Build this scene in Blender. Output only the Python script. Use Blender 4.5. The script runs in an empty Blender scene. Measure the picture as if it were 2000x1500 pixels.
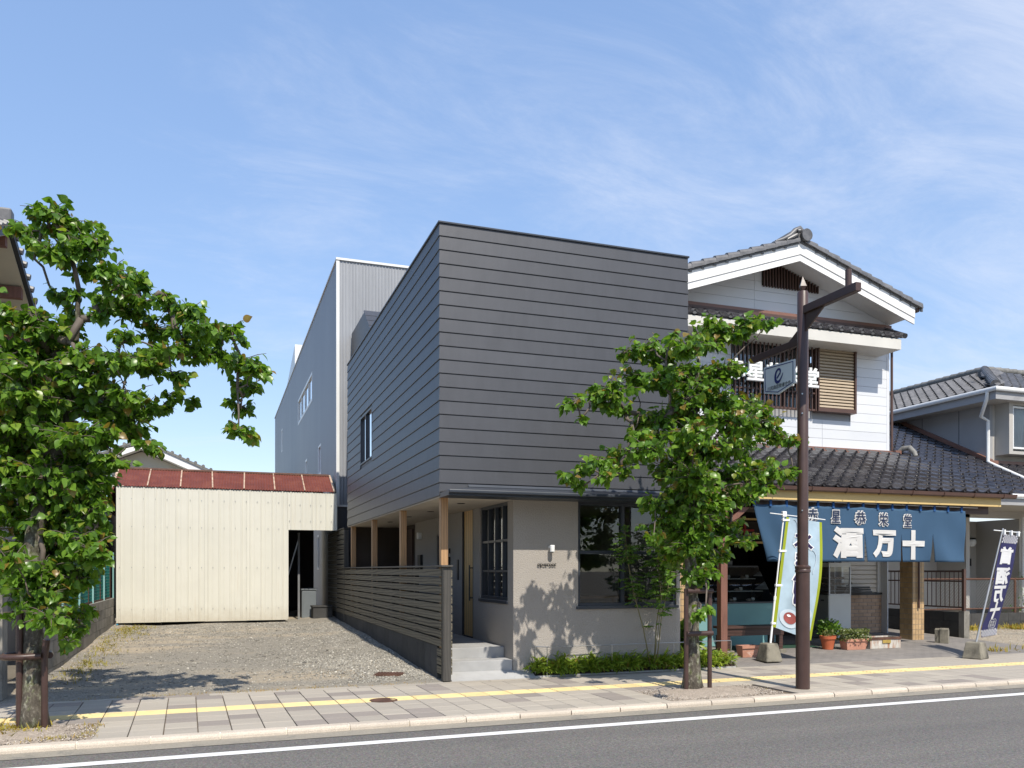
import bpy, math, random
import numpy as np
from mathutils import Vector, Matrix
R = math.radians
random.seed(7); rng = np.random.default_rng(7)
scene = bpy.context.scene
col = scene.collection

# ---------------------------------------------------------------- camera
cam = bpy.data.cameras.new('camera'); camo = bpy.data.objects.new('camera', cam); col.objects.link(camo)
YAW = 19.49
camo.location = (0, 0, 1.53); camo.rotation_euler = (R(90), 0, R(-YAW))
cam.sensor_width = 36; cam.lens = 1635/2000*36; cam.shift_y = (1114-750)/2000
cam.clip_start = .05; cam.clip_end = 3000
scene.camera = camo

# ---------------------------------------------------------------- world, sun, exposure
SUN_EL, SUN_AZ = 51.5, 2.6          # azimuth: degrees to the right of straight behind the camera's street normal
w = bpy.data.worlds.new('World'); scene.world = w; w.use_nodes = True
nt = w.node_tree; nt.nodes.clear()
def wn(t, **k):
    n = nt.nodes.new(t)
    for a, b in k.items(): setattr(n, a, b)
    return n
sky = wn('ShaderNodeTexSky', sky_type='NISHITA'); sky.sun_disc = False
sky.sun_elevation = R(SUN_EL); sky.sun_rotation = R(180-SUN_AZ)
sky.altitude = 50; sky.air_density = 1.0; sky.dust_density = 0.2; sky.ozone_density = 3.0
tc = wn('ShaderNodeTexCoord'); sep = wn('ShaderNodeSeparateXYZ'); nt.links.new(tc.outputs['Generated'], sep.inputs[0])
def wm(op, a, b=None, c=None):
    n = wn('ShaderNodeMath', operation=op)
    for i, x in enumerate((a, b, c)):
        if x is None: continue
        if isinstance(x, (int, float)): n.inputs[i].default_value = x
        else: nt.links.new(x, n.inputs[i])
    return n.outputs[0]
den = wm('ADD', wm('MAXIMUM', sep.outputs['Z'], 0.0), 0.22)
cmb = wn('ShaderNodeCombineXYZ')
nt.links.new(wm('DIVIDE', sep.outputs['X'], den), cmb.inputs[0]); nt.links.new(wm('DIVIDE', sep.outputs['Y'], den), cmb.inputs[1])
mp = wn('ShaderNodeMapping'); mp.inputs['Rotation'].default_value = (0, 0, R(-20)); mp.inputs['Scale'].default_value = (1.25, 2.5, 1)
nt.links.new(cmb.outputs[0], mp.inputs[0])
def wnoise(vec, sc, det, dist, rough=.6):
    n = wn('ShaderNodeTexNoise'); n.inputs['Scale'].default_value = sc; n.inputs['Detail'].default_value = det
    n.inputs['Distortion'].default_value = dist; n.inputs['Roughness'].default_value = rough
    nt.links.new(vec, n.inputs['Vector']); return n.outputs['Fac']
c1 = wnoise(mp.outputs[0], 1.7, 10, .55, .70); c2 = wnoise(cmb.outputs[0], .9, 2, .3)
cl = wn('ShaderNodeMapRange'); cl.interpolation_type = 'SMOOTHSTEP'
nt.links.new(wm('ADD', wm('ADD', wm('MULTIPLY', c1, .62), wm('MULTIPLY', c2, .45)), wm('MULTIPLY', sep.outputs['X'], .24)), cl.inputs[0])
cl.inputs[1].default_value = .52; cl.inputs[2].default_value = 1.0; cl.inputs[3].default_value = 0.02; cl.inputs[4].default_value = .85
mixc = wn('ShaderNodeMix', data_type='RGBA')
# an even tone curve over the whole sky: a hazier, flatter blue than the bare model gives
gm = wn('ShaderNodeGamma'); gm.inputs[1].default_value = .45; nt.links.new(sky.outputs[0], gm.inputs[0])
hsv = wn('ShaderNodeHueSaturation'); hsv.inputs['Saturation'].default_value = 1.6; hsv.inputs['Value'].default_value = 4.25; hsv.inputs['Hue'].default_value = .512; nt.links.new(gm.outputs[0], hsv.inputs['Color'])
nt.links.new(cl.outputs[0], mixc.inputs[0]); nt.links.new(hsv.outputs[0], mixc.inputs[6])
mixc.inputs[7].default_value = (7.6, 8.1, 9.3, 1)
bg = wn('ShaderNodeBackground'); bg.inputs['Strength'].default_value = 0.10
nt.links.new(mixc.outputs[2], bg.inputs['Color'])
wo = wn('ShaderNodeOutputWorld'); nt.links.new(bg.outputs[0], wo.inputs[0])
sl = bpy.data.lights.new('sun', 'SUN'); sl.energy = 4.7; sl.angle = R(.55); sl.color = (1, .93, .82)
so = bpy.data.objects.new('sun', sl); col.objects.link(so)
sd = Vector((math.sin(R(SUN_AZ))*math.cos(R(SUN_EL)), -math.cos(R(SUN_AZ))*math.cos(R(SUN_EL)), math.sin(R(SUN_EL))))
so.rotation_euler = (-sd).to_track_quat('-Z', 'Y').to_euler(); so.location = sd*60
vs = scene.view_settings; vs.view_transform = 'Standard'; vs.look = 'None'; vs.exposure = 0.2; vs.gamma = 1; vs.use_curve_mapping = False

# ---------------------------------------------------------------- materials
M = {}
class N:
    def __init__(s, name):
        s.m = bpy.data.materials.new(name); s.m.use_nodes = True; s.t = s.m.node_tree; s.t.nodes.clear(); M[name] = s.m
    def n(s, t, **k):
        x = s.t.nodes.new(t)
        for a, b in k.items():
            if a.startswith('i_'): x.inputs[a[2:].replace('_', ' ')].default_value = b
            else: setattr(x, a, b)
        return x
    def l(s, a, b): s.t.links.new(a, b)
    def mat(s, op, a, b=0.):
        x = s.n('ShaderNodeMath', operation=op)
        for i, q in enumerate((a, b)):
            if isinstance(q, (int, float)): x.inputs[i].default_value = q
            else: s.l(q, x.inputs[i])
        return x.outputs[0]
    def vec(s, stretch=(1, 1, 1)):
        tc = s.n('ShaderNodeTexCoord'); oi = s.n('ShaderNodeObjectInfo')
        a = s.n('ShaderNodeVectorMath', operation='ADD'); s.l(tc.outputs['Object'], a.inputs[0])
        sc = s.n('ShaderNodeMath', operation='MULTIPLY'); s.l(oi.outputs['Random'], sc.inputs[0]); sc.inputs[1].default_value = 73.0
        s.l(sc.outputs[0], a.inputs[1])
        mp = s.n('ShaderNodeMapping'); mp.inputs['Scale'].default_value = stretch; s.l(a.outputs[0], mp.inputs[0])
        return mp.outputs[0], oi.outputs['Random']
    def noise(s, vec, scale, det=4, rough=.55, dist=0):
        x = s.n('ShaderNodeTexNoise', i_Scale=scale, i_Detail=det, i_Roughness=rough, i_Distortion=dist); s.l(vec, x.inputs['Vector']); return x.outputs['Fac']
    def ramp(s, fac, stops):
        x = s.n('ShaderNodeValToRGB'); e = x.color_ramp.elements
        while len(e) < len(stops): e.new(.5)
        for q, (p, c) in zip(e, stops): q.position = p; q.color = (*c, 1) if len(c) == 3 else c
        s.l(fac, x.inputs[0]); return x.outputs[0]
    def mix(s, fac, a, b, mode='MIX'):
        x = s.n('ShaderNodeMix', data_type='RGBA', blend_type=mode)
        for i, q in ((0, fac), (6, a), (7, b)):
            if isinstance(q, (int, float)): x.inputs[i].default_value = q
            elif isinstance(q, tuple): x.inputs[i].default_value = (*q, 1) if len(q) == 3 else q
            else: s.l(q, x.inputs[i])
        return x.outputs[2]
    def out(s, color, rough=.6, metal=0, bump=None, bstr=.2, bdist=.01, spec=.5, coat=0):
        p = s.n('ShaderNodeBsdfPrincipled')
        for k, q in (('Base Color', color), ('Roughness', rough), ('Metallic', metal), ('Specular IOR Level', spec), ('Coat Weight', coat)):
            if isinstance(q, (int, float)): p.inputs[k].default_value = q
            elif isinstance(q, tuple): p.inputs[k].default_value = (*q, 1)
            else: s.l(q, p.inputs[k])
        if bump is not None:
            b = s.n('ShaderNodeBump', i_Strength=bstr, i_Distance=bdist); s.l(bump, b.inputs['Height']); s.l(b.outputs[0], p.inputs['Normal'])
        o = s.n('ShaderNodeOutputMaterial'); s.l(p.outputs[0], o.inputs[0]); s.p = p
        return s.m
def sc3(c, k): return tuple(min(1, x*k) for x in c)
def pm(name, c, rough=.6, var=.18, scale=2.5, bstr=.15, bscale=60, bdist=.004, metal=0, orand=0., stretch=(1, 1, 1), spec=.5, fine=None, dirt=None):
    """plain surface: base colour c with soft blotches (var), per-object shade (orand), fine relief"""
    s = N(name); v, rnd = s.vec(stretch)
    f = s.noise(v, scale, 5, .6)
    colr = s.ramp(f, [(.3, sc3(c, 1-var)), (.7, sc3(c, 1+var))])
    if fine:
        g = s.noise(v, fine[0], 2, .7); colr = s.mix(fine[1], colr, s.ramp(g, [(.35, sc3(c, .45)), (.65, sc3(c, 1.6))]))
    if orand:
        k = s.mat('ADD', s.mat('MULTIPLY', rnd, 2*orand), 1-orand); cb = s.n('ShaderNodeCombineColor')
        for i in range(3): s.l(k, cb.inputs[i])
        colr = s.mix(1.0, colr, cb.outputs[0], 'MULTIPLY')
    if dirt:
        d = s.noise(v, dirt[1], 6, .7, .6); colr = s.mix(s.ramp(d, [(dirt[2], (0, 0, 0)), (dirt[2]+.18, (1, 1, 1))]), colr, dirt[0])
    rr = s.mat('ADD', s.mat('MULTIPLY', f, .2), rough-.1)
    return s.out(colr, rr, metal, s.noise(v, bscale, 3, .6) if bstr else None, bstr, bdist, spec)

# cladding: dark grey painted steel with faint rain streaks and oil-canning
def cladding(name, c):
    s = N(name); v, rnd = s.vec((1, 1, .25)); f = s.noise(v, 1.6, 4, .6); st = s.noise(s.vec((7, 7, .5))[0], 1.2, 4, .65)
    colr = s.ramp(s.mat('ADD', s.mat('MULTIPLY', f, .6), s.mat('MULTIPLY', st, .4)), [(.3, sc3(c, .86)), (.7, sc3(c, 1.16))])
    k = s.mat('ADD', s.mat('MULTIPLY', rnd, .12), .94); cb = s.n('ShaderNodeCombineColor')
    for i in range(3): s.l(k, cb.inputs[i])
    colr = s.mix(1., colr, cb.outputs[0], 'MULTIPLY')
    w_ = s.noise(s.vec((1.3, 1.3, .8))[0], 2.2, 2, .5)
    s.out(colr, .46, .06, w_, .2, .02, .55)
cladding('cladding', (.056, .058, .066))
cladding('cladding_light', (.30, .31, .33))
pm('dark_steel', (.035, .042, .055), .4, .1, bstr=.05)
pm('dark_trim', (.03, .032, .036), .5, .1, bstr=.05)
pm('stucco', (.355, .325, .29), .9, .06, 1.2, .95, 55, .012, fine=(130, .3))
pm('soffit', (.46, .41, .34), .8, .08, 2, .05)
pm('concrete', (.36, .36, .355), .8, .14, 2.2, .25, 70, .003, dirt=((.2, .2, .195), 1.6, .56))
pm('concrete_old', (.22, .20, .155), .9, .3, 2.5, .6, 40, .008, dirt=((.05, .047, .04), 2.2, .5))
pm('block', (.25, .235, .205), .9, .2, 2.2, .5, 60, .006, orand=.12, dirt=((.09, .085, .07), 1.3, .52))
pm('block_dark', (.05, .049, .047), .9, .25, 2.2, .5, 60, .006, orand=.15, dirt=((.03, .03, .028), 1.5, .5))
pm('white_siding', (.655, .67, .69), .55, .03, 1.5, .12, 90, .002, orand=.025)
pm('white_paint', (.80, .79, .77), .5, .03, 1.5, .05)
pm('white_metal', (.72, .72, .70), .4, .04, 2, .05)
s = N('cream_sheet'); v, rnd = s.vec(); f = s.noise(v, 1.3, 4); c_ = (.655, .64, .555)
colr = s.ramp(f, [(.3, sc3(c_, .95)), (.7, sc3(c_, 1.03))]); rn = s.noise(s.vec((9, 9, .45))[0], 1.1, 5, .7)
colr = s.mix(s.ramp(rn, [(.60, (0, 0, 0)), (.8, (.45, .45, .45))]), colr, (.50, .40, .25))
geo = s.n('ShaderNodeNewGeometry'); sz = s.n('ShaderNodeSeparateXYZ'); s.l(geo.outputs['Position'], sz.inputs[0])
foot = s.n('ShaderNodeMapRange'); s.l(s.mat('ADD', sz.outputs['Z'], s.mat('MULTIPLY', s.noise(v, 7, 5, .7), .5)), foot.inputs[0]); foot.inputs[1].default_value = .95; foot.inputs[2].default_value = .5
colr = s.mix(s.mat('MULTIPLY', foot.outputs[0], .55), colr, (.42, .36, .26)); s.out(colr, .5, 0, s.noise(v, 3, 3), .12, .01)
pm('brown_metal', (.085, .045, .033), .45, .15, 3, .1)
pm('brown_flash', (.21, .105, .075), .45, .12, 3, .1)
pm('brown_post', (.19, .088, .062), .6, .2, 4, .3, stretch=(6, 6, .6))
pm('brown_paint', (.062, .034, .028), .42, .15, 5, .15, dirt=((.13, .085, .065), 4, .68))
pm('ochre_board', (.60, .43, .175), .6, .1, 2, .1, stretch=(.6, 3, 3), dirt=((.30, .19, .08), 1.5, .68))
pm('grey_wall', (.33, .33, .335), .85, .07, 1.2, .25, 80, .003, dirt=((.19, .19, .2), .9, .6))
pm('grey_wall_beige', (.43, .41, .375), .85, .07, 1.2, .25, 80, .003)
pm('cream_wall', (.58, .53, .42), .8, .05)
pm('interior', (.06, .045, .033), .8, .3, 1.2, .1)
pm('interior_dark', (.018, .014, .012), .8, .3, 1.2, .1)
pm('cloth_teal', (.19, .37, .38), .85, .1, 1.5, .1)
pm('white_fridge', (.62, .64, .62), .4, .05, 2, .03)
pm('grey_fridge', (.30, .305, .28), .4, .05, 2, .03)
pm('terracotta', (.46, .115, .045), .75, .15, 4, .2)
pm('terracotta_pale', (.48, .235, .16), .8, .2, 5, .25, dirt=((.70, .56, .48), 5, .58))
pm('peeling', (.50, .48, .43), .8, .2, 5, .3, stretch=(5, 5, .8), dirt=((.33, .14, .06), 2.2, .5))
pm('rust', (.095, .045, .028), .8, .4, 8, .4)
pm('black_plastic', (.018, .018, .02), .4, .1)
pm('grey_plastic', (.16, .18, .19), .5, .05)
pm('soil', (.055, .035, .022), .95, .3, 12, .9, 40, .02)
pm('steel', (.45, .45, .44), .32, .05, metal=.9, bstr=.03)
pm('galv', (.42, .43, .44), .45, .1, metal=.6, bstr=.05)
pm('line_paint', (.72, .71, .69), .75, .08, 6, .3, 120, .002, fine=(70, .2), dirt=((.26, .255, .245), 22, .60))
pm('brick_tan', (.50, .34, .23), .8, .12, 6, .3, 90, .003, orand=.1)
pm('mortar', (.27, .26, .245), .95, .1)
pm('pillar_tile', (.44, .295, .15), .45, .15, 8, .15, orand=.12)
pm('tray_food', (.55, .43, .36), .8, .3, 9, .2)
pm('curtain', (.62, .62, .58), .9, .1, 2, .1)
pm('paper', (.7, .7, .68), .8, .05)
pm('mat_green', (.012, .05, .03), .9, .2)
pm('grass_dry', (.36, .25, .06), .8, .4, 3, 0)
pm('opp_wall', (.50, .48, .43), .8, .1, .7, .1)
pm('blue_box', (.03, .30, .48), .5, .1)
# roof tiles
def tile_mat(name, c, rough, orand):
    s = N(name); v, rnd = s.vec(); f = s.noise(v, 9, 4, .6)
    colr = s.ramp(f, [(.3, sc3(c, .7)), (.7, sc3(c, 1.3))])
    k = s.mat('ADD', s.mat('MULTIPLY', rnd, 2*orand), 1-orand); cb = s.n('ShaderNodeCombineColor')
    for i in range(3): s.l(k, cb.inputs[i])
    s.out(s.mix(1., colr, cb.outputs[0], 'MULTIPLY'), s.mat('ADD', s.mat('MULTIPLY', f, .2), rough-.1), 0, s.noise(v, 70, 3), .06, .003, .7)
tile_mat('roof_tile', (.045, .043, .048), .2, .2)
tile_mat('roof_tile_grey', (.115, .113, .115), .45, .15)
tile_mat('roof_tile_old', (.17, .165, .15), .7, .2)
# wood
def wood(name, c, axis, grain=1., rough=.65, var=.3, knots=0.):
    s = N(name); st = [9, 9, 9]; st[axis] = .55; v, rnd = s.vec(tuple(st))
    f = s.noise(v, 1.3*grain, 5, .62, 1.6); g = s.noise(v, 11*grain, 3, .6, .3)
    wv = s.n('ShaderNodeTexWave', wave_type='RINGS', rings_direction='SPHERICAL'); st2 = [5, 5, 5]; st2[axis] = .8
    mp2, _ = s.vec(tuple(st2)); s.l(mp2, wv.inputs['Vector']); wv.inputs['Scale'].default_value = 1.9*grain; wv.inputs['Distortion'].default_value = 7; wv.inputs['Detail'].default_value = 2; wv.inputs['Detail Scale'].default_value = .6
    h = s.mat('ADD', s.mat('MULTIPLY', f, .5), s.mat('ADD', s.mat('MULTIPLY', g, .25), s.mat('MULTIPLY', wv.outputs['Fac'], .25+knots)))
    k = s.mat('ADD', s.mat('MULTIPLY', rnd, .25), .875)
    colr = s.ramp(s.mat('MULTIPLY', h, k), [(.22, sc3(c, 1-var*1.3)), (.72, sc3(c, 1+var*1.3))])
    s.out(colr, rough, 0, h, .25, .004)
wood('fence_wood', (.088, .077, .054), 1, 1.0, .7, .6, .35)
wood('fence_post', (.055, .051, .045), 2, 1.0, .6, .3)
wood('post_wood', (.40, .235, .115), 2, 1.2, .6, .22)
wood('door_wood', (.62, .40, .165), 2, 1.3, .5, .12)
wood('dark_wood', (.055, .027, .02), 0, 1., .5, .35)
wood('interior_wood', (.24, .12, .05), 0, 1., .5, .3)
# corrugated rust
s = N('rust_sheet'); v, rnd = s.vec((.7, .7, .7)); f = s.noise(v, 4, 6, .7); 
colr = s.ramp(f, [(.25, (.085, .022, .014)), (.5, (.165, .038, .022)), (.72, (.23, .075, .04)), (.85, (.30, .14, .08))]); s.out(s.mix(.25, colr, s.ramp(s.noise(v, 40, 3), [(.3, (.06, .02, .015)), (.7, (.3, .08, .05))])), .75, 0, s.noise(v, 60), .1)
# paving slabs: most are warm light grey, some mauve-dark; slab-wide streaks
s = N('paving'); v, rnd = s.vec((1, 1, 1)); vs_, _ = s.vec((.6, 9, 1))
hs1 = s.n('ShaderNodeTexWhiteNoise', noise_dimensions='1D'); s.l(s.mat('MULTIPLY', rnd, 91.7), hs1.inputs['W']); rn2 = hs1.outputs['Value']
base = s.ramp(rn2, [(0, (.355, .315, .26)), (.4, (.41, .365, .30)), (.735, (.45, .40, .325)), (.745, (.275, .235, .205)), (1, (.245, .21, .185))])
lum = s.ramp(s.noise(vs_, 1.4, 3), [(.3, (.86, .86, .86)), (.7, (1.0, 1.0, 1.0))]); colr = s.mix(1., base, lum, 'MULTIPLY')
colr = s.mix(.22, colr, s.ramp(s.noise(v, 190, 2, .8), [(.3, (.14, .125, .11)), (.7, (.66, .60, .51))]))
colr = s.mix(s.ramp(s.noise(v, 5, 5, .7), [(.6, (0, 0, 0)), (.85, (.5, .5, .5))]), colr, (.24, .20, .16))
s.out(colr, .85, 0, s.noise(v, 150, 3), .35, .003)
pm('tactile', (.70, .565, .29), .75, .1, 5, .3, 120, .003, orand=.08, dirt=((.40, .27, .09), 4, .62))
pm('joint', (.13, .10, .07), .95, .3, 8, .5)
pm('kerb_stone', (.50, .435, .355), .8, .1, 4, .35, 120, .004, orand=.1, fine=(170, .45), dirt=((.30, .235, .185), 5, .62))
pm('kerb_joint', (.78, .73, .63), .9, .1)
pm('gutter_concrete', (.285, .255, .205), .9, .15, 3, .5, 70, .006, fine=(120, .35), dirt=((.15, .145, .13), 2.5, .55))
# asphalt
s = N('asphalt'); v, _ = s.vec()
a = s.noise(v, 1.1, 5, .6); g = s.n('ShaderNodeTexVoronoi', i_Scale=95.); s.l(v, g.inputs['Vector'])
colr = s.ramp(a, [(.3, (.083, .081, .077)), (.7, (.108, .105, .098))])
colr = s.mix(.62, colr, s.mix(.5, g.outputs['Color'], s.ramp(s.noise(v, 130, 3, .8), [(.32, (.02, .02, .02)), (.68, (.26, .25, .235))]), 'MULTIPLY'))
colr = s.mix(.78, s.ramp(s.noise(v, 105, 3, .85), [(.36, (.025, .024, .023)), (.5, (.085, .083, .078)), (.66, (.27, .265, .25))]), colr)
colr = s.mix(.5, colr, s.ramp(s.noise(v, 75, 4, .9), [(.35, (.03, .03, .029)), (.52, (.095, .092, .087)), (.68, (.30, .29, .275))]))
hx = s.n('ShaderNodeHueSaturation', i_Saturation=.35, i_Value=1.0); s.l(colr, hx.inputs['Color'])
gr2 = s.ramp(s.noise(v, 34, 4, .85), [(.36, (.72, .72, .72)), (.5, (1.0, 1.0, 1.0)), (.66, (1.35, 1.35, 1.33))]); trk = s.ramp(s.noise(s.vec((.05, 1.1, 1))[0], 1.3, 4, .6), [(.35, (.88, .88, .89)), (.65, (1.12, 1.11, 1.09))])
c3 = s.mix(1., s.mix(1., s.mix(1., hx.outputs[0], (.84, .79, .72), 'MULTIPLY'), gr2, 'MULTIPLY'), trk, 'MULTIPLY')
c3 = s.mix(s.ramp(s.noise(v, .55, 5, .7), [(.60, (0, 0, 0)), (.72, (.35, .35, .35))]), c3, (.075, .071, .066))
s.out(c3, .85, 0, g.outputs['Distance'], .5, .006)
# gravel lot ground
s = N('gravel_ground'); v, _ = s.vec(); big = s.noise(s.vec((.35, 1.0, 1))[0], .75, 5, .65); 
colr = s.ramp(s.noise(v, 45, 5, .85), [(.3, (.12, .106, .084)), (.5, (.27, .245, .20)), (.72, (.46, .42, .35))])
colr = s.mix(s.ramp(big, [(.50, (0, 0, 0)), (.62, (.85, .85, .85))]), colr, s.ramp(s.noise(v, 30, 4, .7), [(.3, (.33, .27, .19)), (.7, (.52, .43, .31))]))
s.out(colr, .95, 0, s.noise(v, 38, 5, .8), .9, .02)
s = N('stones'); at = s.n('ShaderNodeAttribute', attribute_name='tint'); v, _ = s.vec()
s.out(s.ramp(at.outputs['Fac'], [(0, (.12, .11, .095)), (.35, (.25, .235, .20)), (.7, (.36, .335, .28)), (1, (.60, .56, .48))]), .9, 0, s.noise(v, 90), .2)
s = N('pit_stones'); at = s.n('ShaderNodeAttribute', attribute_name='tint'); s.out(s.ramp(at.outputs['Fac'], [(0, (.20, .17, .14)), (.5, (.42, .36, .30)), (1, (.62, .56, .48))]), .9)
pm('pit_ground', (.36, .30, .24), .95, .3, 14, .8, 60, .015, fine=(60, .5))
pm('yard_ground', (.34, .29, .22), .95, .25, 2, .8, 60, .015, fine=(55, .5), dirt=((.22, .215, .19), .9, .5))
pm('earth', (.16, .14, .11), .95, .3, .5, .3)
# shop apron: small brick paving, too fine to pick apart
s = N('apron'); v, _ = s.vec(); bk = s.n('ShaderNodeTexBrick', i_Scale=1.0, i_Mortar_Size=.006, i_Brick_Width=.2, i_Row_Height=.1)
bk.inputs['Color1'].default_value = (.20, .185, .172, 1); bk.inputs['Color2'].default_value = (.255, .232, .21, 1); bk.inputs['Mortar'].default_value = (.09, .082, .075, 1); bk.inputs['Bias'].default_value = -.2
s.l(v, bk.inputs['Vector']); colr = s.mix(.35, bk.outputs['Color'], s.ramp(s.noise(v, 1.7, 5, .7), [(.3, (.13, .12, .112)), (.7, (.33, .30, .265))]))
s.out(colr, .85, 0, bk.outputs['Fac'], -.3, .004)
# bark
s = N('bark'); v, _ = s.vec((1, 1, .6)); a = s.noise(v, 28, 5, .7)
colr = s.ramp(a, [(.3, (.042, .035, .026)), (.55, (.105, .09, .068)), (.75, (.30, .285, .235))])
colr = s.mix(s.ramp(s.noise(v, 9, 4, .7), [(.5, (0, 0, 0)), (.62, (1, 1, 1))]), colr, s.ramp(a, [(.4, (.085, .095, .03)), (.7, (.42, .42, .33))]))
s.out(colr, .9, 0, a, .8, .015)
pm('twig', (.125, .10, .08), .8, .2, 12, .3)
pm('green_stem', (.19, .17, .075), .7, .2, 12, .1)
# leaves: colour from the leaf's own attribute 'tint' (0 deep green .. 1 young, reddish), light passes through
def leaf(name, stops, trans=.35, rough=.42):
    s = N(name); at = s.n('ShaderNodeAttribute', attribute_name='tint'); oi = s.n('ShaderNodeObjectInfo')
    c = s.ramp(at.outputs['Fac'], stops); v, _ = s.vec(); c = s.mix(.25, c, s.ramp(s.noise(v, 30, 2), [(.3, sc3(stops[0][1], .6)), (.7, sc3(stops[len(stops)//2][1], 1.4))]))
    p = s.n('ShaderNodeBsdfPrincipled', i_Roughness=rough); s.l(c, p.inputs['Base Color']); p.inputs['Specular IOR Level'].default_value = .45
    t = s.n('ShaderNodeBsdfTranslucent'); s.l(s.mix(1., c, (1.25, 1.25, .55), 'MULTIPLY'), t.inputs['Color'])
    mx = s.n('ShaderNodeMixShader'); mx.inputs[0].default_value = trans; s.l(p.outputs[0], mx.inputs[1]); s.l(t.outputs[0], mx.inputs[2])
    o = s.n('ShaderNodeOutputMaterial'); s.l(mx.outputs[0], o.inputs[0])
leaf('leaf', [(0, (.048, .115, .015)), (.4, (.108, .23, .026)), (.75, (.21, .36, .045)), (.95, (.33, .34, .06)), (1, (.30, .15, .045))], .45, .32)
leaf('leaf_fine', [(0, (.06, .13, .03)), (.5, (.13, .25, .045)), (1, (.22, .36, .06))], .42)
leaf('groundcover', [(0, (.09, .17, .018)), (.5, (.22, .34, .035)), (.9, (.36, .42, .06)), (1, (.28, .14, .04))])
leaf('pot_leaf', [(0, (.05, .09, .03)), (.5, (.12, .17, .045)), (.9, (.30, .33, .14)), (1, (.5, .5, .38))])
leaf('weed', [(0, (.14, .17, .03)), (.5, (.36, .29, .04)), (1, (.46, .22, .05))], .2, .7)
# glass
def glass(name, tint, refl=1., rough=0.):
    s = N(name); f = s.n('ShaderNodeFresnel', i_IOR=1.52); k = s.mat('MINIMUM', s.mat('MULTIPLY', f.outputs[0], 1.7*refl), 1.)
    t = s.n('ShaderNodeBsdfTransparent'); t.inputs[0].default_value = (*tint, 1); g = s.n('ShaderNodeBsdfGlossy', i_Roughness=rough); g.inputs['Color'].default_value = (.95, .97, 1, 1)
    mx = s.n('ShaderNodeMixShader'); s.l(k, mx.inputs[0]); s.l(t.outputs[0], mx.inputs[1]); s.l(g.outputs[0], mx.inputs[2])
    o = s.n('ShaderNodeOutputMaterial'); s.l(mx.outputs[0], o.inputs[0])
glass('glass', (.80, .84, .84)); glass('glass_dark', (.25, .27, .28), 1.6)
# cloths
def cloth(name, c, trans=.12, var=.1):
    s = N(name); v, _ = s.vec(); cc = s.ramp(s.noise(v, 2.2, 4), [(.3, sc3(c, 1-var)), (.7, sc3(c, 1+var))])
    p = s.n('ShaderNodeBsdfPrincipled', i_Roughness=.9); s.l(cc, p.inputs['Base Color']); p.inputs['Specular IOR Level'].default_value = .2
    b = s.n('ShaderNodeBump', i_Strength=.15, i_Distance=.002); s.l(s.noise(v, 250, 2), b.inputs['Height']); s.l(b.outputs[0], p.inputs['Normal'])
    t = s.n('ShaderNodeBsdfTranslucent'); s.l(cc, t.inputs['Color']); mx = s.n('ShaderNodeMixShader'); mx.inputs[0].default_value = trans
    s.l(p.outputs[0], mx.inputs[1]); s.l(t.outputs[0], mx.inputs[2]); o = s.n('ShaderNodeOutputMaterial'); s.l(mx.outputs[0], o.inputs[0])
cloth('noren_blue', (.052, .106, .182), .1, .04); cloth('noren_loop', (.03, .095, .26)); cloth('cloth_white', (.66, .65, .63)); cloth('ink_navy', (.035, .05, .10))
cloth('banner_blue', (.45, .58, .67), .25, .2); cloth('banner_pale', (.62, .70, .76), .25, .05); cloth('banner_green', (.36, .42, .035), .25); cloth('banner_navy', (.035, .035, .10), .1)
cloth('ink_purple', (.035, .03, .085)); cloth('ink_red', (.42, .075, .06)); cloth('ink_black', (.012, .012, .016)); cloth('lattice_white', (.6, .6, .6))
pm('sign_white', (.74, .76, .78), .4, .03, bstr=.02); pm('sign_navy', (.018, .03, .17), .4, .05, bstr=0); pm('sign_grey', (.14, .15, .19), .5, .05, bstr=0)
pm('letter_white', (.82, .83, .82), .4, .02, bstr=0); pm('letter_teal', (.25, .47, .46), .5, .05, bstr=0); pm('letter_black', (.015, .015, .015), .5, 0, bstr=0); pm('letter_red', (.30, .02, .02), .5, 0, bstr=0)
pm('net_green', (.01, .24, .20), .6, .1, bstr=0)
pm('shutter_tan', (.40, .32, .225), .5, .08, 3, .05); pm('shutter_cream', (.62, .56, .47), .55, .05, 3, .05)
# finely ribbed pale side wall of the metal building, and the pale seams of the shed roof
s = N('side_sheet'); v, _ = s.vec((1, 1, .3)); tcx = s.n('ShaderNodeTexCoord'); wv = s.n('ShaderNodeTexWave', bands_direction='Y', wave_profile='SIN'); s.l(tcx.outputs['Object'], wv.inputs['Vector']); wv.inputs['Scale'].default_value = 6.
f = s.noise(v, .8, 4); s.out(s.ramp(f, [(.3, (.205, .215, .24)), (.7, (.24, .25, .272))]), .5, .1, wv.outputs['Fac'], .25, .006)
pm('seam', (.50, .37, .26), .7, .3, 6, .2, dirt=((.25, .10, .06), 5, .5))
cloth('cake_red', (.30, .085, .075), .1, .3)
pm('eave_paint', (.60, .58, .53), .6, .06, 1.5, .08, dirt=((.45, .42, .37), 1.2, .62))
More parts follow.
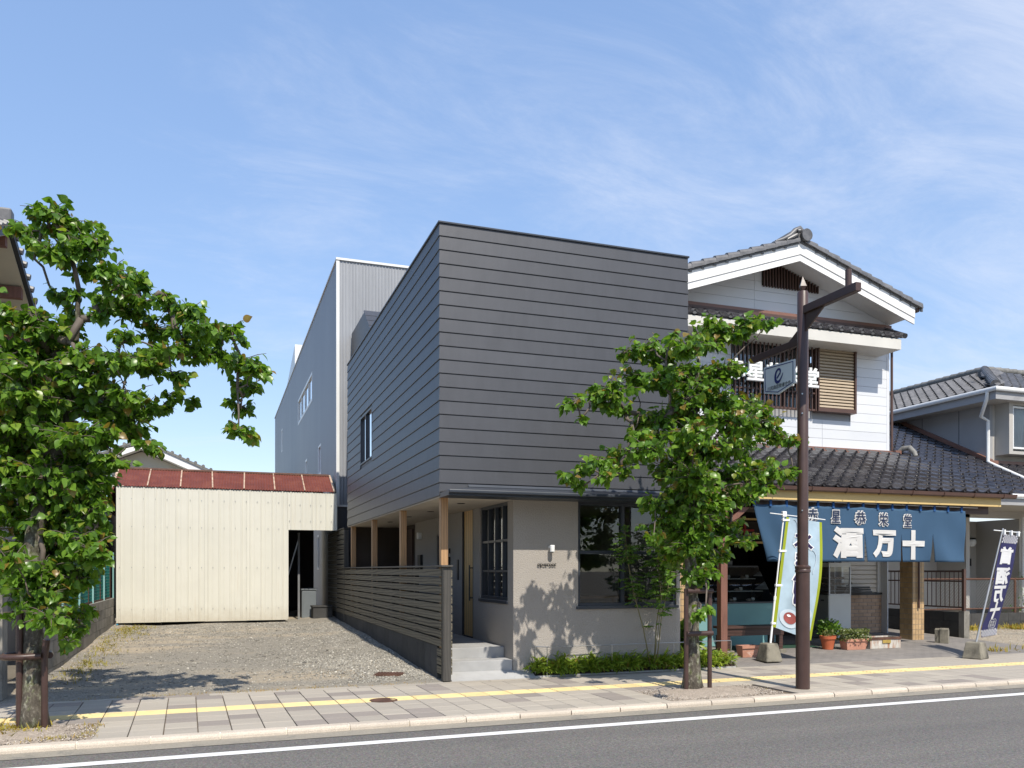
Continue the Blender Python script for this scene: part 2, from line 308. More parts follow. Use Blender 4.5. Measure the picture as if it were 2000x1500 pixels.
# ---------------------------------------------------------------- mesh building
class MB:
    def __init__(s): s.v = []; s.f = []; s.mi = []; s.cur = 0
    def add(s, vs, fs):
        o = len(s.v); s.v += [tuple(p) for p in vs]
        for f in fs: s.f.append(tuple(i+o for i in f)); s.mi.append(s.cur)
        return s
    def box(s, x0, x1, y0, y1, z0, z1):
        return s.add([(x0, y0, z0), (x1, y0, z0), (x1, y1, z0), (x0, y1, z0), (x0, y0, z1), (x1, y0, z1), (x1, y1, z1), (x0, y1, z1)],
                     [(0, 3, 2, 1), (4, 5, 6, 7), (0, 1, 5, 4), (1, 2, 6, 5), (2, 3, 7, 6), (3, 0, 4, 7)])
    def prism(s, poly, ax, c0, c1):
        """poly in the two other axes (in xyz order), extruded along axis ax from c0 to c1"""
        def P(a, b, c):
            q = [a, b]; q.insert(ax, c); return tuple(q)
        n = len(poly); vs = [P(a, b, c0) for a, b in poly]+[P(a, b, c1) for a, b in poly]
        area = sum(poly[i][0]*poly[(i+1) % n][1]-poly[(i+1) % n][0]*poly[i][1] for i in range(n))
        flip = (area > 0) == (ax != 1)
        fs = [tuple(range(n)), tuple(range(2*n-1, n-1, -1))]+[(i, i+n, (i+1) % n+n, (i+1) % n) for i in range(n)]
        if flip: fs = [tuple(reversed(f)) for f in fs]
        return s.add(vs, fs)
    def quad(s, *p): return s.add(p, [tuple(range(len(p)))])
    def path(s, pts, rad, n=8, cap=True):
        pts = [Vector(p) for p in pts]; m = len(pts)
        if not hasattr(rad, '__len__'): rad = [rad]*m
        vs = []; fs = []; prev = None
        for i, p in enumerate(pts):
            t = (pts[min(i+1, m-1)]-pts[max(i-1, 0)]).normalized()
            if prev is None:
                a = Vector((0, 0, 1)) if abs(t.z) < .9 else Vector((1, 0, 0)); u = t.cross(a).normalized()
            else: u = (prev-t*prev.dot(t)).normalized()
            prev = u; v = t.cross(u)
            for k in range(n):
                q = 2*math.pi*k/n; vs.append(p+(u*math.cos(q)+v*math.sin(q))*rad[i])
        for i in range(m-1):
            for k in range(n): fs.append((i*n+k, i*n+(k+1) % n, (i+1)*n+(k+1) % n, (i+1)*n+k))
        if cap: fs += [tuple(range(n-1, -1, -1)), tuple(range((m-1)*n, m*n))]
        return s.add(vs, fs)
    def bar(s, a, b, wd, ht):
        """rectangular bar from a to b"""
        a = Vector(a); b = Vector(b); t = (b-a).normalized(); up = Vector((0, 0, 1)) if abs(t.z) < .95 else Vector((0, 1, 0))
        u = t.cross(up).normalized()*wd/2; v = u.normalized().cross(t)*ht/2
        vs = [a-u-v, a+u-v, a+u+v, a-u+v, b-u-v, b+u-v, b+u+v, b-u+v]
        return s.add(vs, [(0, 1, 2, 3), (7, 6, 5, 4), (0, 4, 5, 1), (1, 5, 6, 2), (2, 6, 7, 3), (3, 7, 4, 0)])
    def lathe(s, prof, c=(0, 0, 0), n=20):
        vs = []; fs = []; m = len(prof)
        for r, z in prof:
            for k in range(n):
                q = 2*math.pi*k/n; vs.append((c[0]+r*math.cos(q), c[1]+r*math.sin(q), c[2]+z))
        for i in range(m-1):
            for k in range(n): fs.append((i*n+k, i*n+(k+1) % n, (i+1)*n+(k+1) % n, (i+1)*n+k))
        fs += [tuple(range(n-1, -1, -1)), tuple(range((m-1)*n, m*n))]
        return s.add(vs, fs)
    def mesh(s, name, mats, smooth=False, off=(0, 0, 0)):
        me = bpy.data.meshes.new(name)
        me.from_pydata([(x-off[0], y-off[1], z-off[2]) for x, y, z in s.v], [], s.f)
        for m_ in (mats if isinstance(mats, (list, tuple)) else [mats]): me.materials.append(M[m_])
        if isinstance(mats, (list, tuple)): me.polygons.foreach_set('material_index', s.mi)
        if smooth:
            me.polygons.foreach_set('use_smooth', [True]*len(me.polygons))
            if smooth != 'all': me.set_sharp_from_angle(angle=R(40))
        me.update(); return me
WL = {}     # world position of every thing root (roots are unrotated unless stated)
def tag(o, label=None, cat=None, group=None, kind=None):
    for k, v in (('label', label), ('category', cat), ('group', group), ('kind', kind)):
        if v: o[k] = v
    return o
def thing(name, label, cat, loc=(0, 0, 0), group=None):
    o = bpy.data.objects.new(name, None); col.objects.link(o); o.location = loc; o.empty_display_size = .2; WL[o.name] = Vector(loc)
    return tag(o, label, cat, group)
def link(o, parent):
    col.objects.link(o)
    if parent is not None: o.parent = parent
    return o
def build(name, mb, mats, parent=None, smooth=False, bevel=0, kind=None, label=None):
    """link world-space geometry as one object under parent; a part's own origin is its box centre"""
    base = WL[parent.name] if parent is not None else Vector((0, 0, 0))
    a = np.array(mb.v); c = (a.min(0)+a.max(0))/2; c[2] = a[:, 2].min()
    me = mb.mesh(name, mats, smooth, c); o = bpy.data.objects.new(name, me); link(o, parent)
    o.location = Vector(c)-base; WL[o.name] = Vector(c)
    if bevel:
        b = o.modifiers.new('bevel', 'BEVEL'); b.width = bevel; b.segments = 2; b.limit_method = 'ANGLE'; b.angle_limit = R(40)
    return tag(o, label, None, None, kind)
def put(name, me, parent, loc, rot=(0, 0, 0), scale=(1, 1, 1), local=False):
    o = bpy.data.objects.new(name, me); link(o, parent)
    o.location = Vector(loc) if (local or parent is None) else Vector(loc)-WL[parent.name]
    o.rotation_euler = rot; o.scale = scale; WL[o.name] = Vector(loc); return o
def struct(name, mb, mats, **k):
    o = build(name, mb, mats, None, **k); o['kind'] = 'structure'; return o
def text_mesh(body, size, bevel=0., depth=0., bold=0., res=2):
    c = bpy.data.curves.new('t', 'FONT'); c.body = body; c.size = size; c.align_x = 'CENTER'; c.align_y = 'CENTER'
    c.bevel_depth = bevel; c.bevel_resolution = res; c.extrude = depth; c.offset = bold; c.resolution_u = 4
    o = bpy.data.objects.new('t', c); col.objects.link(o); bpy.context.view_layer.update()
    me = bpy.data.meshes.new_from_object(o.evaluated_get(bpy.context.evaluated_depsgraph_get()))
    v = np.empty(len(me.vertices)*3); me.vertices.foreach_get('co', v); v = v.reshape(-1, 3).copy()
    f = [tuple(p.vertices) for p in me.polygons]
    bpy.data.objects.remove(o); bpy.data.curves.remove(c); bpy.data.meshes.remove(me)
    v[:, :2] -= (v[:, :2].max(0)+v[:, :2].min(0))/2
    return v, f
def lettering(name, body, mat, parent, fn, size, bevel=0., thick=None, sx=1., sy=1., bold=0., depth=0., mirror=False):
    """text laid through fn(u, v, w) -> world point; w is the thickness coordinate"""
    v, f = text_mesh(body, size, bevel, depth, bold); v[:, 0] *= sx*(-1 if mirror else 1); v[:, 1] *= sy
    if thick is not None:
        m_ = np.abs(v[:, 2]).max() or 1; v[:, 2] *= thick/m_
    mb = MB(); mb.add([fn(*p) for p in v], f); return build(name, mb, mat, parent)
def cloud_mesh(name, V, F, tint, mats, off=(0, 0, 0)):
    """big mesh from arrays: V (n,k,3) copies of k verts, F face list of one copy, tint per copy"""
    n, k, _ = V.shape; me = bpy.data.meshes.new(name)
    off = np.array(off); vv = (V.reshape(-1, 3)-off)
    faces = [];
    lens = np.array([len(f) for f in F]); flat = np.concatenate([np.array(f) for f in F])
    loops = (flat[None, :]+(np.arange(n)*k)[:, None]).ravel(); starts1 = np.concatenate([[0], np.cumsum(lens)[:-1]])
    starts = (starts1[None, :]+(np.arange(n)*lens.sum())[:, None]).ravel()
    me.vertices.add(n*k); me.vertices.foreach_set('co', vv.ravel()); me.loops.add(len(loops)); me.loops.foreach_set('vertex_index', loops.astype(np.int32))
    me.polygons.add(len(starts)); me.polygons.foreach_set('loop_start', starts.astype(np.int32))
    me.update(calc_edges=True); me.validate()
    a = me.attributes.new('tint', 'FLOAT', 'POINT'); a.data.foreach_set('value', np.repeat(tint, k).astype(np.float32))
    me.materials.append(M[mats]); return me
def rotmats(n, tip, spin, r=rng):
    """(n,3,3): columns x (leaf width), y (leaf length along tip), z normal"""
    y = tip/np.linalg.norm(tip, axis=1, keepdims=True); a = np.cross(y, np.tile([0, 0, 1.], (n, 1))+r.normal(0, .05, (n, 3))); a /= np.linalg.norm(a, axis=1, keepdims=True)
    z = np.cross(a, y); c = np.cos(spin)[:, None]; s_ = np.sin(spin)[:, None]; x = a*c+z*s_; z = np.cross(x, y)
    return np.stack([x, y, z], 2)
_st = [(.0, .0, 0.), (.12, .27, -.015), (.30, .41, -.03), (.50, .41, -.045), (.70, .30, -.085), (.86, .15, -.14)]   # ovate leaf: station, half width, midrib height
LEAF_V = np.array([(0, 0, 0)]+[q for y, w_, z in _st[1:] for q in ((-w_, y-.02, z+.10*w_/.41), (0, y, z), (w_, y-.02, z+.10*w_/.41))]+[(0, 1.04, -.22)])
LEAF_F = [(0, 2, 1), (0, 3, 2)]+[f for k in range(4) for f in ((1+3*k, 2+3*k, 5+3*k, 4+3*k), (2+3*k, 3+3*k, 6+3*k, 5+3*k))]+[(13, 14, 16), (14, 15, 16)]
BLADE_V = np.array([(-.5, 0, 0), (.5, 0, 0), (-.55, .5, .08), (.55, .5, .08), (0, 1, -.06)]); BLADE_F = [(0, 1, 3, 2), (2, 3, 4)]
LEAFLET_V = np.array([(0, 0, 0), (-.22, .4, .05), (0, .45, -.02), (.22, .4, .05), (0, 1, -.08)]); LEAFLET_F = [(0, 2, 1), (0, 3, 2), (1, 2, 4), (2, 3, 4)]
def foliage(name, pos, tip, size, tint, mat, parent, V0=LEAF_V, F0=LEAF_F, width=1., spin=None, kind='stuff', r=rng):
    n = len(pos); Rm = rotmats(n, tip, r.normal(0, .7, n) if spin is None else spin, r)
    V = np.einsum('nij,kj->nki', Rm, V0*np.array([width, 1, 1]))*size[:, None, None]+pos[:, None, :]
    base = WL[parent.name] if parent is not None else Vector((0, 0, 0)); c = np.array([pos[:, 0].mean(), pos[:, 1].mean(), pos[:, 2].min()])
    me = cloud_mesh(name, V, F0, tint, mat, c); o = bpy.data.objects.new(name, me); link(o, parent); o.location = Vector(c)-base
    if kind: o['kind'] = kind
    return o
def scatter_stones(name, xy, zf, size, tint, mat, parent=None):
    n = len(xy); V0 = np.array([(1, 0, 0), (-.9, .2, 0), (.1, 1, 0), (-.1, -.95, 0), (.1, .1, .7), (0, 0, -.7)]); F0 = [(0, 2, 4), (2, 1, 4), (1, 3, 4), (3, 0, 4), (2, 0, 5), (1, 2, 5), (3, 1, 5), (0, 3, 5)]
    a = rng.uniform(0, 6.28, n); c, s_ = np.cos(a), np.sin(a); V = V0[None]*rng.uniform(.6, 1.25, (n, 6, 3)); x = V[..., 0]*c[:, None]-V[..., 1]*s_[:, None]; y = V[..., 0]*s_[:, None]+V[..., 1]*c[:, None]
    V = np.stack([x, y, V[..., 2]*rng.uniform(.5, 1, (n, 1))], 2)*size[:, None, None]
    z = zf(xy[:, 0], xy[:, 1]); V += np.stack([xy[:, 0], xy[:, 1], z+size*.15], 1)[:, None, :]
    base = WL[parent.name] if parent is not None else Vector((0, 0, 0)); cc = np.array([xy[:, 0].mean(), xy[:, 1].mean(), 0.])
    o = bpy.data.objects.new(name, cloud_mesh(name, V, F0, tint, mat, cc)); link(o, parent); o.location = Vector(cc)-base; o['kind'] = 'stuff'; return o
# ================================================================ THE SETTING
ST = R(1.7); SO = Vector((0, 8.31, 0))                 # street frame: local x along the kerb, local y = 0 at the kerb's road face
def st(x, y, z=0.): return (SO.x+x*math.cos(ST)-y*math.sin(ST), SO.y+x*math.sin(ST)+y*math.cos(ST), z)
def inner(x): return st(x, 2.72)[1]                    # the pavement's inner edge
ROADZ = -.058
g_ = MB(); g_.quad((-900, -900, -.13), (900, -900, -.13), (900, 1500, -.13), (-900, 1500, -.13)); struct('ground', g_, 'earth')
def strip(name, x0, x1, y0, y1, z, mat, parent=None, z1=None):
    mb = MB(); a, b, c, d = [st(*q) for q in ((x0, y0), (x1, y0), (x1, y1), (x0, y1))]
    mb.quad(*[(p[0], p[1], z) for p in (a, b, c, d)])
    return mb
road = struct('road', strip('road', -90, 120, -7.2, -.26, ROADZ, 0), 'asphalt')
build('gutter_strip', strip('', -90, 120, -.262, .02, ROADZ+.004, 0), 'gutter_concrete', road)
build('edge_line', strip('', -90, 120, -.73, -.585, ROADZ+.004, 0), 'line_paint', road)
far = struct('far_pavement', strip('', -90, 120, -9.5, -7.2, .0, 0), 'concrete')
# pavement: bedding sheet + every slab
def pitted(x, y):                                       # the two tree pits are left open
    return (-3.4 < x < -1.02 and y < 1.0) or (5.0 < x < 6.75 and y < .98)
pv = MB(); a, b, c, d = [st(*q) for q in ((-90, .1), (120, .1), (120, 2.72), (-90, 2.72))]; pv.quad(*[(p[0], p[1], -.022) for p in (a, b, c, d)])
pave = struct('pavement', pv, 'joint')
def slab_mesh(wd, dp, mat):
    g = .0045; mb = MB(); b_ = .004; zt = 0
    mb.add([(-wd/2+g, -dp/2+g, -.02), (wd/2-g, -dp/2+g, -.02), (wd/2-g, dp/2-g, -.02), (-wd/2+g, dp/2-g, -.02),
            (-wd/2+g, -dp/2+g, -b_), (wd/2-g, -dp/2+g, -b_), (wd/2-g, dp/2-g, -b_), (-wd/2+g, dp/2-g, -b_),
            (-wd/2+g+b_, -dp/2+g+b_, 0), (wd/2-g-b_, -dp/2+g+b_, 0), (wd/2-g-b_, dp/2-g-b_, 0), (-wd/2+g+b_, dp/2-g-b_, 0)],
           [(0, 1, 5, 4), (1, 2, 6, 5), (2, 3, 7, 6), (3, 0, 4, 7), (4, 5, 9, 8), (5, 6, 10, 9), (6, 7, 11, 10), (7, 4, 8, 11), (8, 9, 10, 11)])
    return mb, mb.mesh('slab', mat)
P = .305; slab_mb, slab_me = slab_mesh(P, P, 'paving')
tb = MB(); tb.box(-P/2+.004, P/2-.004, -P/2+.004, P/2-.004, -.02, -.001)
for k in range(4):                                      # four raised guide bars
    yy = -P/2+.045+k*.072; tb.box(-P/2+.012, P/2-.012, yy-.014, yy+.014, -.001, .004)
tact_me = tb.mesh('tactile', 'tactile')
rest = MB(); n_s = 0; cells = []
for i in range(-40, 66):
    for j in range(8):
        x = i*P; y = .133+P/2+j*P
        if pitted(x, y): continue
        cells.append((abs(x-3.2), x, y, j))
for _, x, y, j in sorted(cells):
    zz = random.uniform(-.0015, .0015)
    if j == 4:
        if -3.6 < x < 13.5: put('tactile_slab', tact_me, pave, st(x, y, .001+zz), (0, 0, ST))
        else:
            q = st(x, y); rest.cur = 1; rest.add([(q[0]+vx*math.cos(ST)-vy*math.sin(ST), q[1]+vx*math.sin(ST)+vy*math.cos(ST), vz) for vx, vy, vz in tb.v], tb.f)
    elif n_s < 300:
        if j == 7 and abs(x) < 60: pass
        n_s += 1; put('paving_slab', slab_me, pave, st(x, y, zz), (random.uniform(-.002, .002), random.uniform(-.002, .002), ST+random.choice((0, 0, math.pi))))
    else:
        q = st(x, y); rest.cur = 0; rest.add([(q[0]+vx*math.cos(ST)-vy*math.sin(ST), q[1]+vx*math.sin(ST)+vy*math.cos(ST), vz) for vx, vy, vz in slab_mb.v], slab_mb.f)
build('paving_slabs_beyond', rest, ['paving', 'tactile'], pave, kind='stuff')
for i in range(-20, 40):
    x0, x1 = i*.915+.004, (i+1)*.915-.004; build('edging_strip', MB().add([st(x0, 2.578, -.02), st(x1, 2.578, -.02), st(x1, 2.735, -.02), st(x0, 2.735, -.02), st(x0, 2.578, 0), st(x1, 2.578, 0), st(x1, 2.735, .001), st(x0, 2.735, .001)], [(4, 5, 6, 7), (0, 1, 5, 4), (1, 2, 6, 5), (3, 0, 4, 7), (2, 3, 7, 6)]), 'paving', pave)
# kerb stones with pale mortar between
kr = struct('kerb', MB().add([st(-90, .03, -.09), st(120, .03, -.09), st(120, .12, -.09), st(-90, .12, -.09), st(-90, .03, -.004), st(120, .03, -.004), st(120, .12, -.004), st(-90, .12, -.004)], [(0, 1, 5, 4), (4, 5, 6, 7)]), 'kerb_joint')
kp = [(0, -.09), (0, -.03), (.006, -.014), (.018, -.004), (.034, 0), (.128, 0), (.128, -.09)]
km = MB(); km.prism(kp, 0, -.296, .296); kme = km.mesh('kerb_stone', 'kerb_stone')
for i in range(-9, 28):
    put('kerb_stone', kme, kr, st(-1.47+i*.605, 0, random.uniform(-.002, .002)), (0, 0, ST))
# tree pits
def pit(x0, x1, name, nst):
    mb = MB(); nx, ny = 22, 12
    P_ = []
    for j in range(ny+1):
        for i in range(nx+1):
            x = x0+(x1-x0)*i/nx; y = .128+(1.03-.128)*j/ny; e = min(i, nx-i, j*2, (ny-j)*2)
            h = -.018+min(e, 5)*.006+random.uniform(-.006, .01)+.02*math.exp(-((x-(x0+x1)/2)**2+(y-.75)**2)*6)
            P_.append(st(x, y, h))
    mb.add(P_, [(j*(nx+1)+i, j*(nx+1)+i+1, (j+1)*(nx+1)+i+1, (j+1)*(nx+1)+i) for j in range(ny) for i in range(nx)])
    o = struct(name, mb, 'pit_ground', smooth='all')
    u = rng.uniform(0, 1, (nst, 2)); xy = np.array([st(x0+.03+(x1-x0-.06)*a_, .15+.85*b_)[:2] for a_, b_ in u])
    scatter_stones('pebbles', xy, lambda x, y: np.full(len(x), -.002)+rng.uniform(0, .012, len(x)), rng.uniform(.004, .014, nst), rng.uniform(0, 1, nst), 'pit_stones', o)
    return o
pit1 = pit(-3.4, -1.02, 'tree_pit', 3500); pit2 = pit(5.0, 6.75, 'tree_pit', 3000)
# the gravel lot
def zlot(x, y):
    x = np.asarray(x, float); y = np.asarray(y, float)
    b = .026*np.clip(y-11.05, 0, 14)
    return b-.012+.012*np.sin(x*1.7+y*.9)+.010*np.sin(x*3.1-y*2.3+1)+.05*np.exp(-((x-2.75)/.45)**2)*np.clip((y-11.3)/2, 0, 1)
mb = MB(); nx, ny = 60, 110; xs = np.linspace(-2.6, 3.05, nx+1); P_ = []
for j in range(ny+1):
    for x in xs:
        y0 = inner(x)-.03; y = y0+(34-y0)*(j/ny)**1.5; P_.append((x, y, float(zlot(x, y))+random.uniform(-.005, .005) if j else -.014))
mb.add(P_, [(j*(nx+1)+i, j*(nx+1)+i+1, (j+1)*(nx+1)+i+1, (j+1)*(nx+1)+i) for j in range(ny) for i in range(nx)])
lot = struct('gravel_lot', mb, 'gravel_ground', smooth='all')
def blob(n, cx, cy, sx, sy): return np.stack([rng.normal(cx, sx, n), rng.normal(cy, sy, n)], 1)
xy = np.concatenate([np.stack([rng.uniform(-2.2, 2.85, 9000), rng.uniform(11.15, 21.2, 9000)], 1), blob(4500, 2.3, 12.6, .35, 1.0), blob(4200, 1.8, 13.6, .6, .9), blob(4500, 2.3, 16.5, .5, 2.5), blob(3800, .3, 19.5, 1.3, 1.2), blob(1500, 2.75, 12, .12, .7)])
xy = xy[(xy[:, 0] > -2.2) & (xy[:, 0] < 2.88) & (xy[:, 1] > 11.25+.03*xy[:, 0]) & (xy[:, 1] < 21.25)]; n = len(xy)
scatter_stones('gravel', xy, zlot, rng.uniform(.006, .022, n)*np.where(rng.uniform(0, 1, n) > .96, 1.9, 1), np.clip(rng.normal(.5, .22, n), 0, 1), 'stones', lot)
# weeds and dry grass along the block wall and the slab edges
def weeds(name, pts, h, tint, parent, n_each=14, spread=.07):
    pts = np.repeat(np.array(pts, float), n_each, 0); n = len(pts); pts[:, :2] += rng.normal(0, spread, (n, 2))
    tip = rng.normal(0, .55, (n, 3)); tip[:, 2] = rng.uniform(.35, 1, n)
    return foliage(name, pts, tip, rng.uniform(.4, 1.2, n)*h, np.clip(rng.normal(tint, .2, n), 0, 1), 'weed', parent, BLADE_V, BLADE_F, .11)
pts = [(-2.02+abs(rng.normal(0, .22)), y, float(zlot(-2, y))) for y in rng.uniform(12.3, 21, 75)]+[(rng.uniform(-2, -1.3), y, float(zlot(-1.7, y))) for y in rng.uniform(18.5, 20.8, 30)]
weeds('dry_weeds', pts, .075, .4, lot, 14, .1)
weeds('edge_weeds', [(x, inner(x)+rng.uniform(-.01, .05), 0.) for x in rng.uniform(-2.2, 2.7, 60)], .035, .8, lot, 10, .05)
weeds('pit_weeds', [st(-1.95+rng.normal(0, .22), .85+rng.normal(0, .12), 0) for _ in range(46)], .08, .5, pit1, 16, .05)
weeds('pit_edge_weeds', [st(x, .2+rng.uniform(0, .1), 0) for x in rng.uniform(-2, -1.1, 14)]+[st(-1.1, y, 0) for y in rng.uniform(.3, .95, 12)], .045, .6, pit1, 12, .04)
weeds('pit_weeds', [st(5.9+rng.normal(0, .3), .75+rng.normal(0, .15), 0) for _ in range(10)], .03, .3, pit2, 10, .05)
# covers let into the ground
q = (1.862, 9.79); o = tag(build('manhole_cover', MB().lathe([(.0, 0), (.165, 0), (.165, .004), (.15, .007), (.135, .004), (.02, .006), (0, .006)], (q[0], q[1], .001), 28), 'rust', None, True), 'small round rusty manhole cover beside the yellow tactile strip', 'manhole cover')
mb = MB(); mb.box(-.2, .2, -.16, .16, 0, .02)
for k in range(9): mb.box(-.19+k*.044, -.17+k*.044, -.15, .15, .02, .026)
o = put('drain_cover', mb.mesh('drain_cover', 'rust'), None, (2.36, 11.95, float(zlot(2.36, 11.95))), (0, 0, R(-22))); tag(o, 'square rusty iron drain cover lying in the gravel', 'drain cover')
# shop forecourt, rising gently to the shop; the neighbour's bare yard further along
def zap(y): return max(0., .02+.0317*(y-11.2))
mb = MB(); ys = [0, 12, 13, 14, 15, 16, 19]
for i in range(6):
    def yy(k, x): return inner(x)-.01 if k == 0 else ys[k]
    z0 = .0 if i == 0 else zap(ys[i]); z1 = zap(ys[i+1])
    mb.quad((6.9, yy(i, 6.9), z0), (14.95, yy(i, 14.95), z0), (14.95, ys[i+1], z1), (6.9, ys[i+1], z1))
struct('shop_forecourt', mb, 'apron')
mb = MB(); mb.quad((14.95, inner(14.95), -.002), (40, inner(40), -.002), (40, 15.3, .14), (14.95, 15.3, .14)); yard = struct('yard', mb, 'yard_ground')
xy = np.stack([rng.uniform(15, 20, 2500), rng.uniform(11.9, 15.2, 2500)], 1); scatter_stones('yard_gravel', xy, lambda x, y: .14*(y-11.6)/3.7, rng.uniform(.006, .022, 2500), rng.uniform(.2, 1, 2500), 'stones', yard)
weeds('yard_weeds', [(x, 15.15-abs(rng.normal(0, .25)), .12) for x in rng.uniform(15.2, 20, 110)]+[(rng.uniform(13.5, 20), 11.75, .0) for _ in range(40)], .16, .45, yard, 12, .08)
mb = MB(); mb.quad((15.07, 15.3, .3), (40, 15.3, .3), (40, 30, .3), (15.07, 30, .3)); struct('garden_ground', mb, 'yard_ground')
mb = MB(); mb.quad((-40, inner(-40), -.01), (-2.4, inner(-2.4), -.01), (-2.4, 40, .05), (-40, 40, .05)); struct('neighbour_ground', mb, 'earth')

# ================================================================ THE DARK CLAD HOUSE
XA, YA, XR, YR = 2.936, 11.29, 6.862, 19.88
A = thing('clad_house', 'dark grey house with horizontal metal cladding over a stucco ground floor', 'house', (XA, YA, 0))
seams = [6.169-.1903*i for i in range(19)]; edges = [6.355]+seams+[2.562]
for i in range(20):
    zt, zb = edges[i], edges[i+1]
    prof = [(.016, zb+.004), (.019, zb+.009), (.007, zt-.001), (0, zt-.001), (0, zb+.004)]   # offset out of the wall, height
    mb = MB(); vs = [(XA-o_, YA-o_, z) for o_, z in prof]+[(XR+(.012), YA-o_, z) for o_, z in prof]
    mb.add(vs, [(0, 5, 6, 1), (1, 6, 7, 2), (2, 7, 8, 3), (4, 9, 5, 0), (0, 1, 2, 3, 4), (9, 8, 7, 6, 5)]); build('front_cladding_strip', mb, 'cladding', A)
    # side strips stop at the window opening
    for (ya, yb) in ([(YA, YR)] if not (zb < 4.79 and zt > 3.77) else [(YA, 16.60), (18.0, YR)]):
        mb = MB(); vs = [(XA-o_, (YA-o_ if ya == YA else ya), z) for o_, z in prof]+[(XA-o_, yb, z) for o_, z in prof]
        mb.add(vs, [(5, 0, 1, 6), (6, 1, 2, 7), (7, 2, 3, 8), (9, 4, 0, 5), (4, 3, 2, 1, 0), (5, 6, 7, 8, 9)]); build('side_cladding_strip', mb, 'cladding', A)
mb = MB()                                                   # body behind the cladding, in panels so that the window is open
mb.box(XA+.002, XA+.12, YA+.002, 16.6, 2.57, 6.33); mb.box(XA+.002, XA+.12, 18.0, YR, 2.57, 6.33); mb.box(XA+.002, XA+.12, 16.6, 18.0, 4.79, 6.33); mb.box(XA+.002, XA+.12, 16.6, 18.0, 2.57, 3.77)
mb.box(XA+.12, XR, YA+.002, YA+.12, 2.57, 6.33); mb.box(XR-.1, XR+.004, YA+.12, YR, 2.57, 6.33); mb.box(XA+.12, XR-.1, YR-.12, YR-.002, 2.57, 6.33); mb.box(XA+.12, XR-.1, YA+.12, YR-.12, 6.1, 6.2)
build('upper_wall', mb, 'dark_trim', A)
mb = MB(); mb.box(XA-.03, XR+.03, YA-.03, YA+.14, 6.352, 6.378); mb.box(XA-.03, XA+.14, YA+.14, YR+.02, 6.352, 6.378); mb.box(XR-.12, XR+.03, YA+.14, YR+.02, 6.352, 6.378)
build('coping', mb, 'dark_steel', A, bevel=.004)
# first floor window on the side wall
W1 = thing_part = None
def window(name, parent, x0, x1, z0, z1, plane, axis, fw, depth, mat, glassm='glass', mull_v=(), mull_h=(), mw=.03, sill=None, out=-1):
    """window in a wall: axis 'y' lies in plane Y=plane, spans X; axis 'x' lies in plane X=plane, spans Y. out: outward sign"""
    def bx(mb, a0, a1, z0_, z1_, d0, d1):
        lo, hi = sorted((plane+out*d0, plane+out*d1))
        return mb.box(a0, a1, lo, hi, z0_, z1_) if axis == 'y' else mb.box(lo, hi, a0, a1, z0_, z1_)
    fr = MB(); bx(fr, x0, x1, z0, z0+fw, -depth, .004); bx(fr, x0, x1, z1-fw, z1, -depth, .004); bx(fr, x0, x0+fw, z0+fw, z1-fw, -depth, .004); bx(fr, x1-fw, x1, z0+fw, z1-fw, -depth, .004)
    wobj = build(name, fr, mat, parent, bevel=.003)
    xs_ = [x0+fw]+[m for m in mull_v]+[x1-fw]; zs_ = [z0+fw]+[m for m in mull_h]+[z1-fw]
    for m in mull_v: build('mullion', bx(MB(), m-mw/2, m+mw/2, z0+fw, z1-fw, -depth*.8, -.002), mat, wobj)
    for m in mull_h: build('glazing_bar', bx(MB(), x0+fw, x1-fw, m-mw/2, m+mw/2, -depth*.75, -.006), mat, wobj)
    for i in range(len(xs_)-1):
        for j in range(len(zs_)-1):
            tl = random.uniform(-.004, .004)
            pn = MB(); a0, a1, b0, b1 = xs_[i]+(mw/2 if i else 0), xs_[i+1]-(mw/2 if i < len(xs_)-2 else 0), zs_[j]+(mw/2 if j else 0), zs_[j+1]-(mw/2 if j < len(zs_)-2 else 0)
            d = plane-out*depth*.5
            pn.quad(*([(a0, d, b0), (a1, d+tl, b0), (a1, d+tl, b1), (a0, d, b1)] if axis == 'y' else [(d, a1, b0), (d, a0, b0), (d, a0, b1), (d, a1, b1)]))
            build('pane', pn, glassm, wobj)
    if sill: build('sill', bx(MB(), x0-.03, x1+.03, z0-.045, z0-.002, -.05, sill), mat, wobj, bevel=.004)
    return wobj
window('side_window', A, 16.60, 18.0, 3.775, 4.79, XA-.012, 'x', .035, .09, 'dark_steel', 'glass_dark', (17.35,), (), .04)
build('room_lining', MB().box(XA+.25, XA+.30, 16.3, 18.3, 3.5, 5.0), 'interior_dark', A)
# hidden stair volume that rises between the house and the metal building
wedge = [(18.0, 6.22), (19.75, 7.62), (21.7, 7.62), (21.7, 6.22)]
build('stair_volume', MB().prism(wedge, 0, 3.3, 6.7), 'cladding', A)
for k in range(8):
    t = k/8; y0, z0 = 18.0+1.75*t, 6.22+1.4*t; build('roof_strip', MB().prism([(y0, z0+.004), (y0+.23, z0+.188), (y0+.215, z0+.21), (y0-.02, z0+.03)], 0, 3.285, 6.7), 'cladding', A)
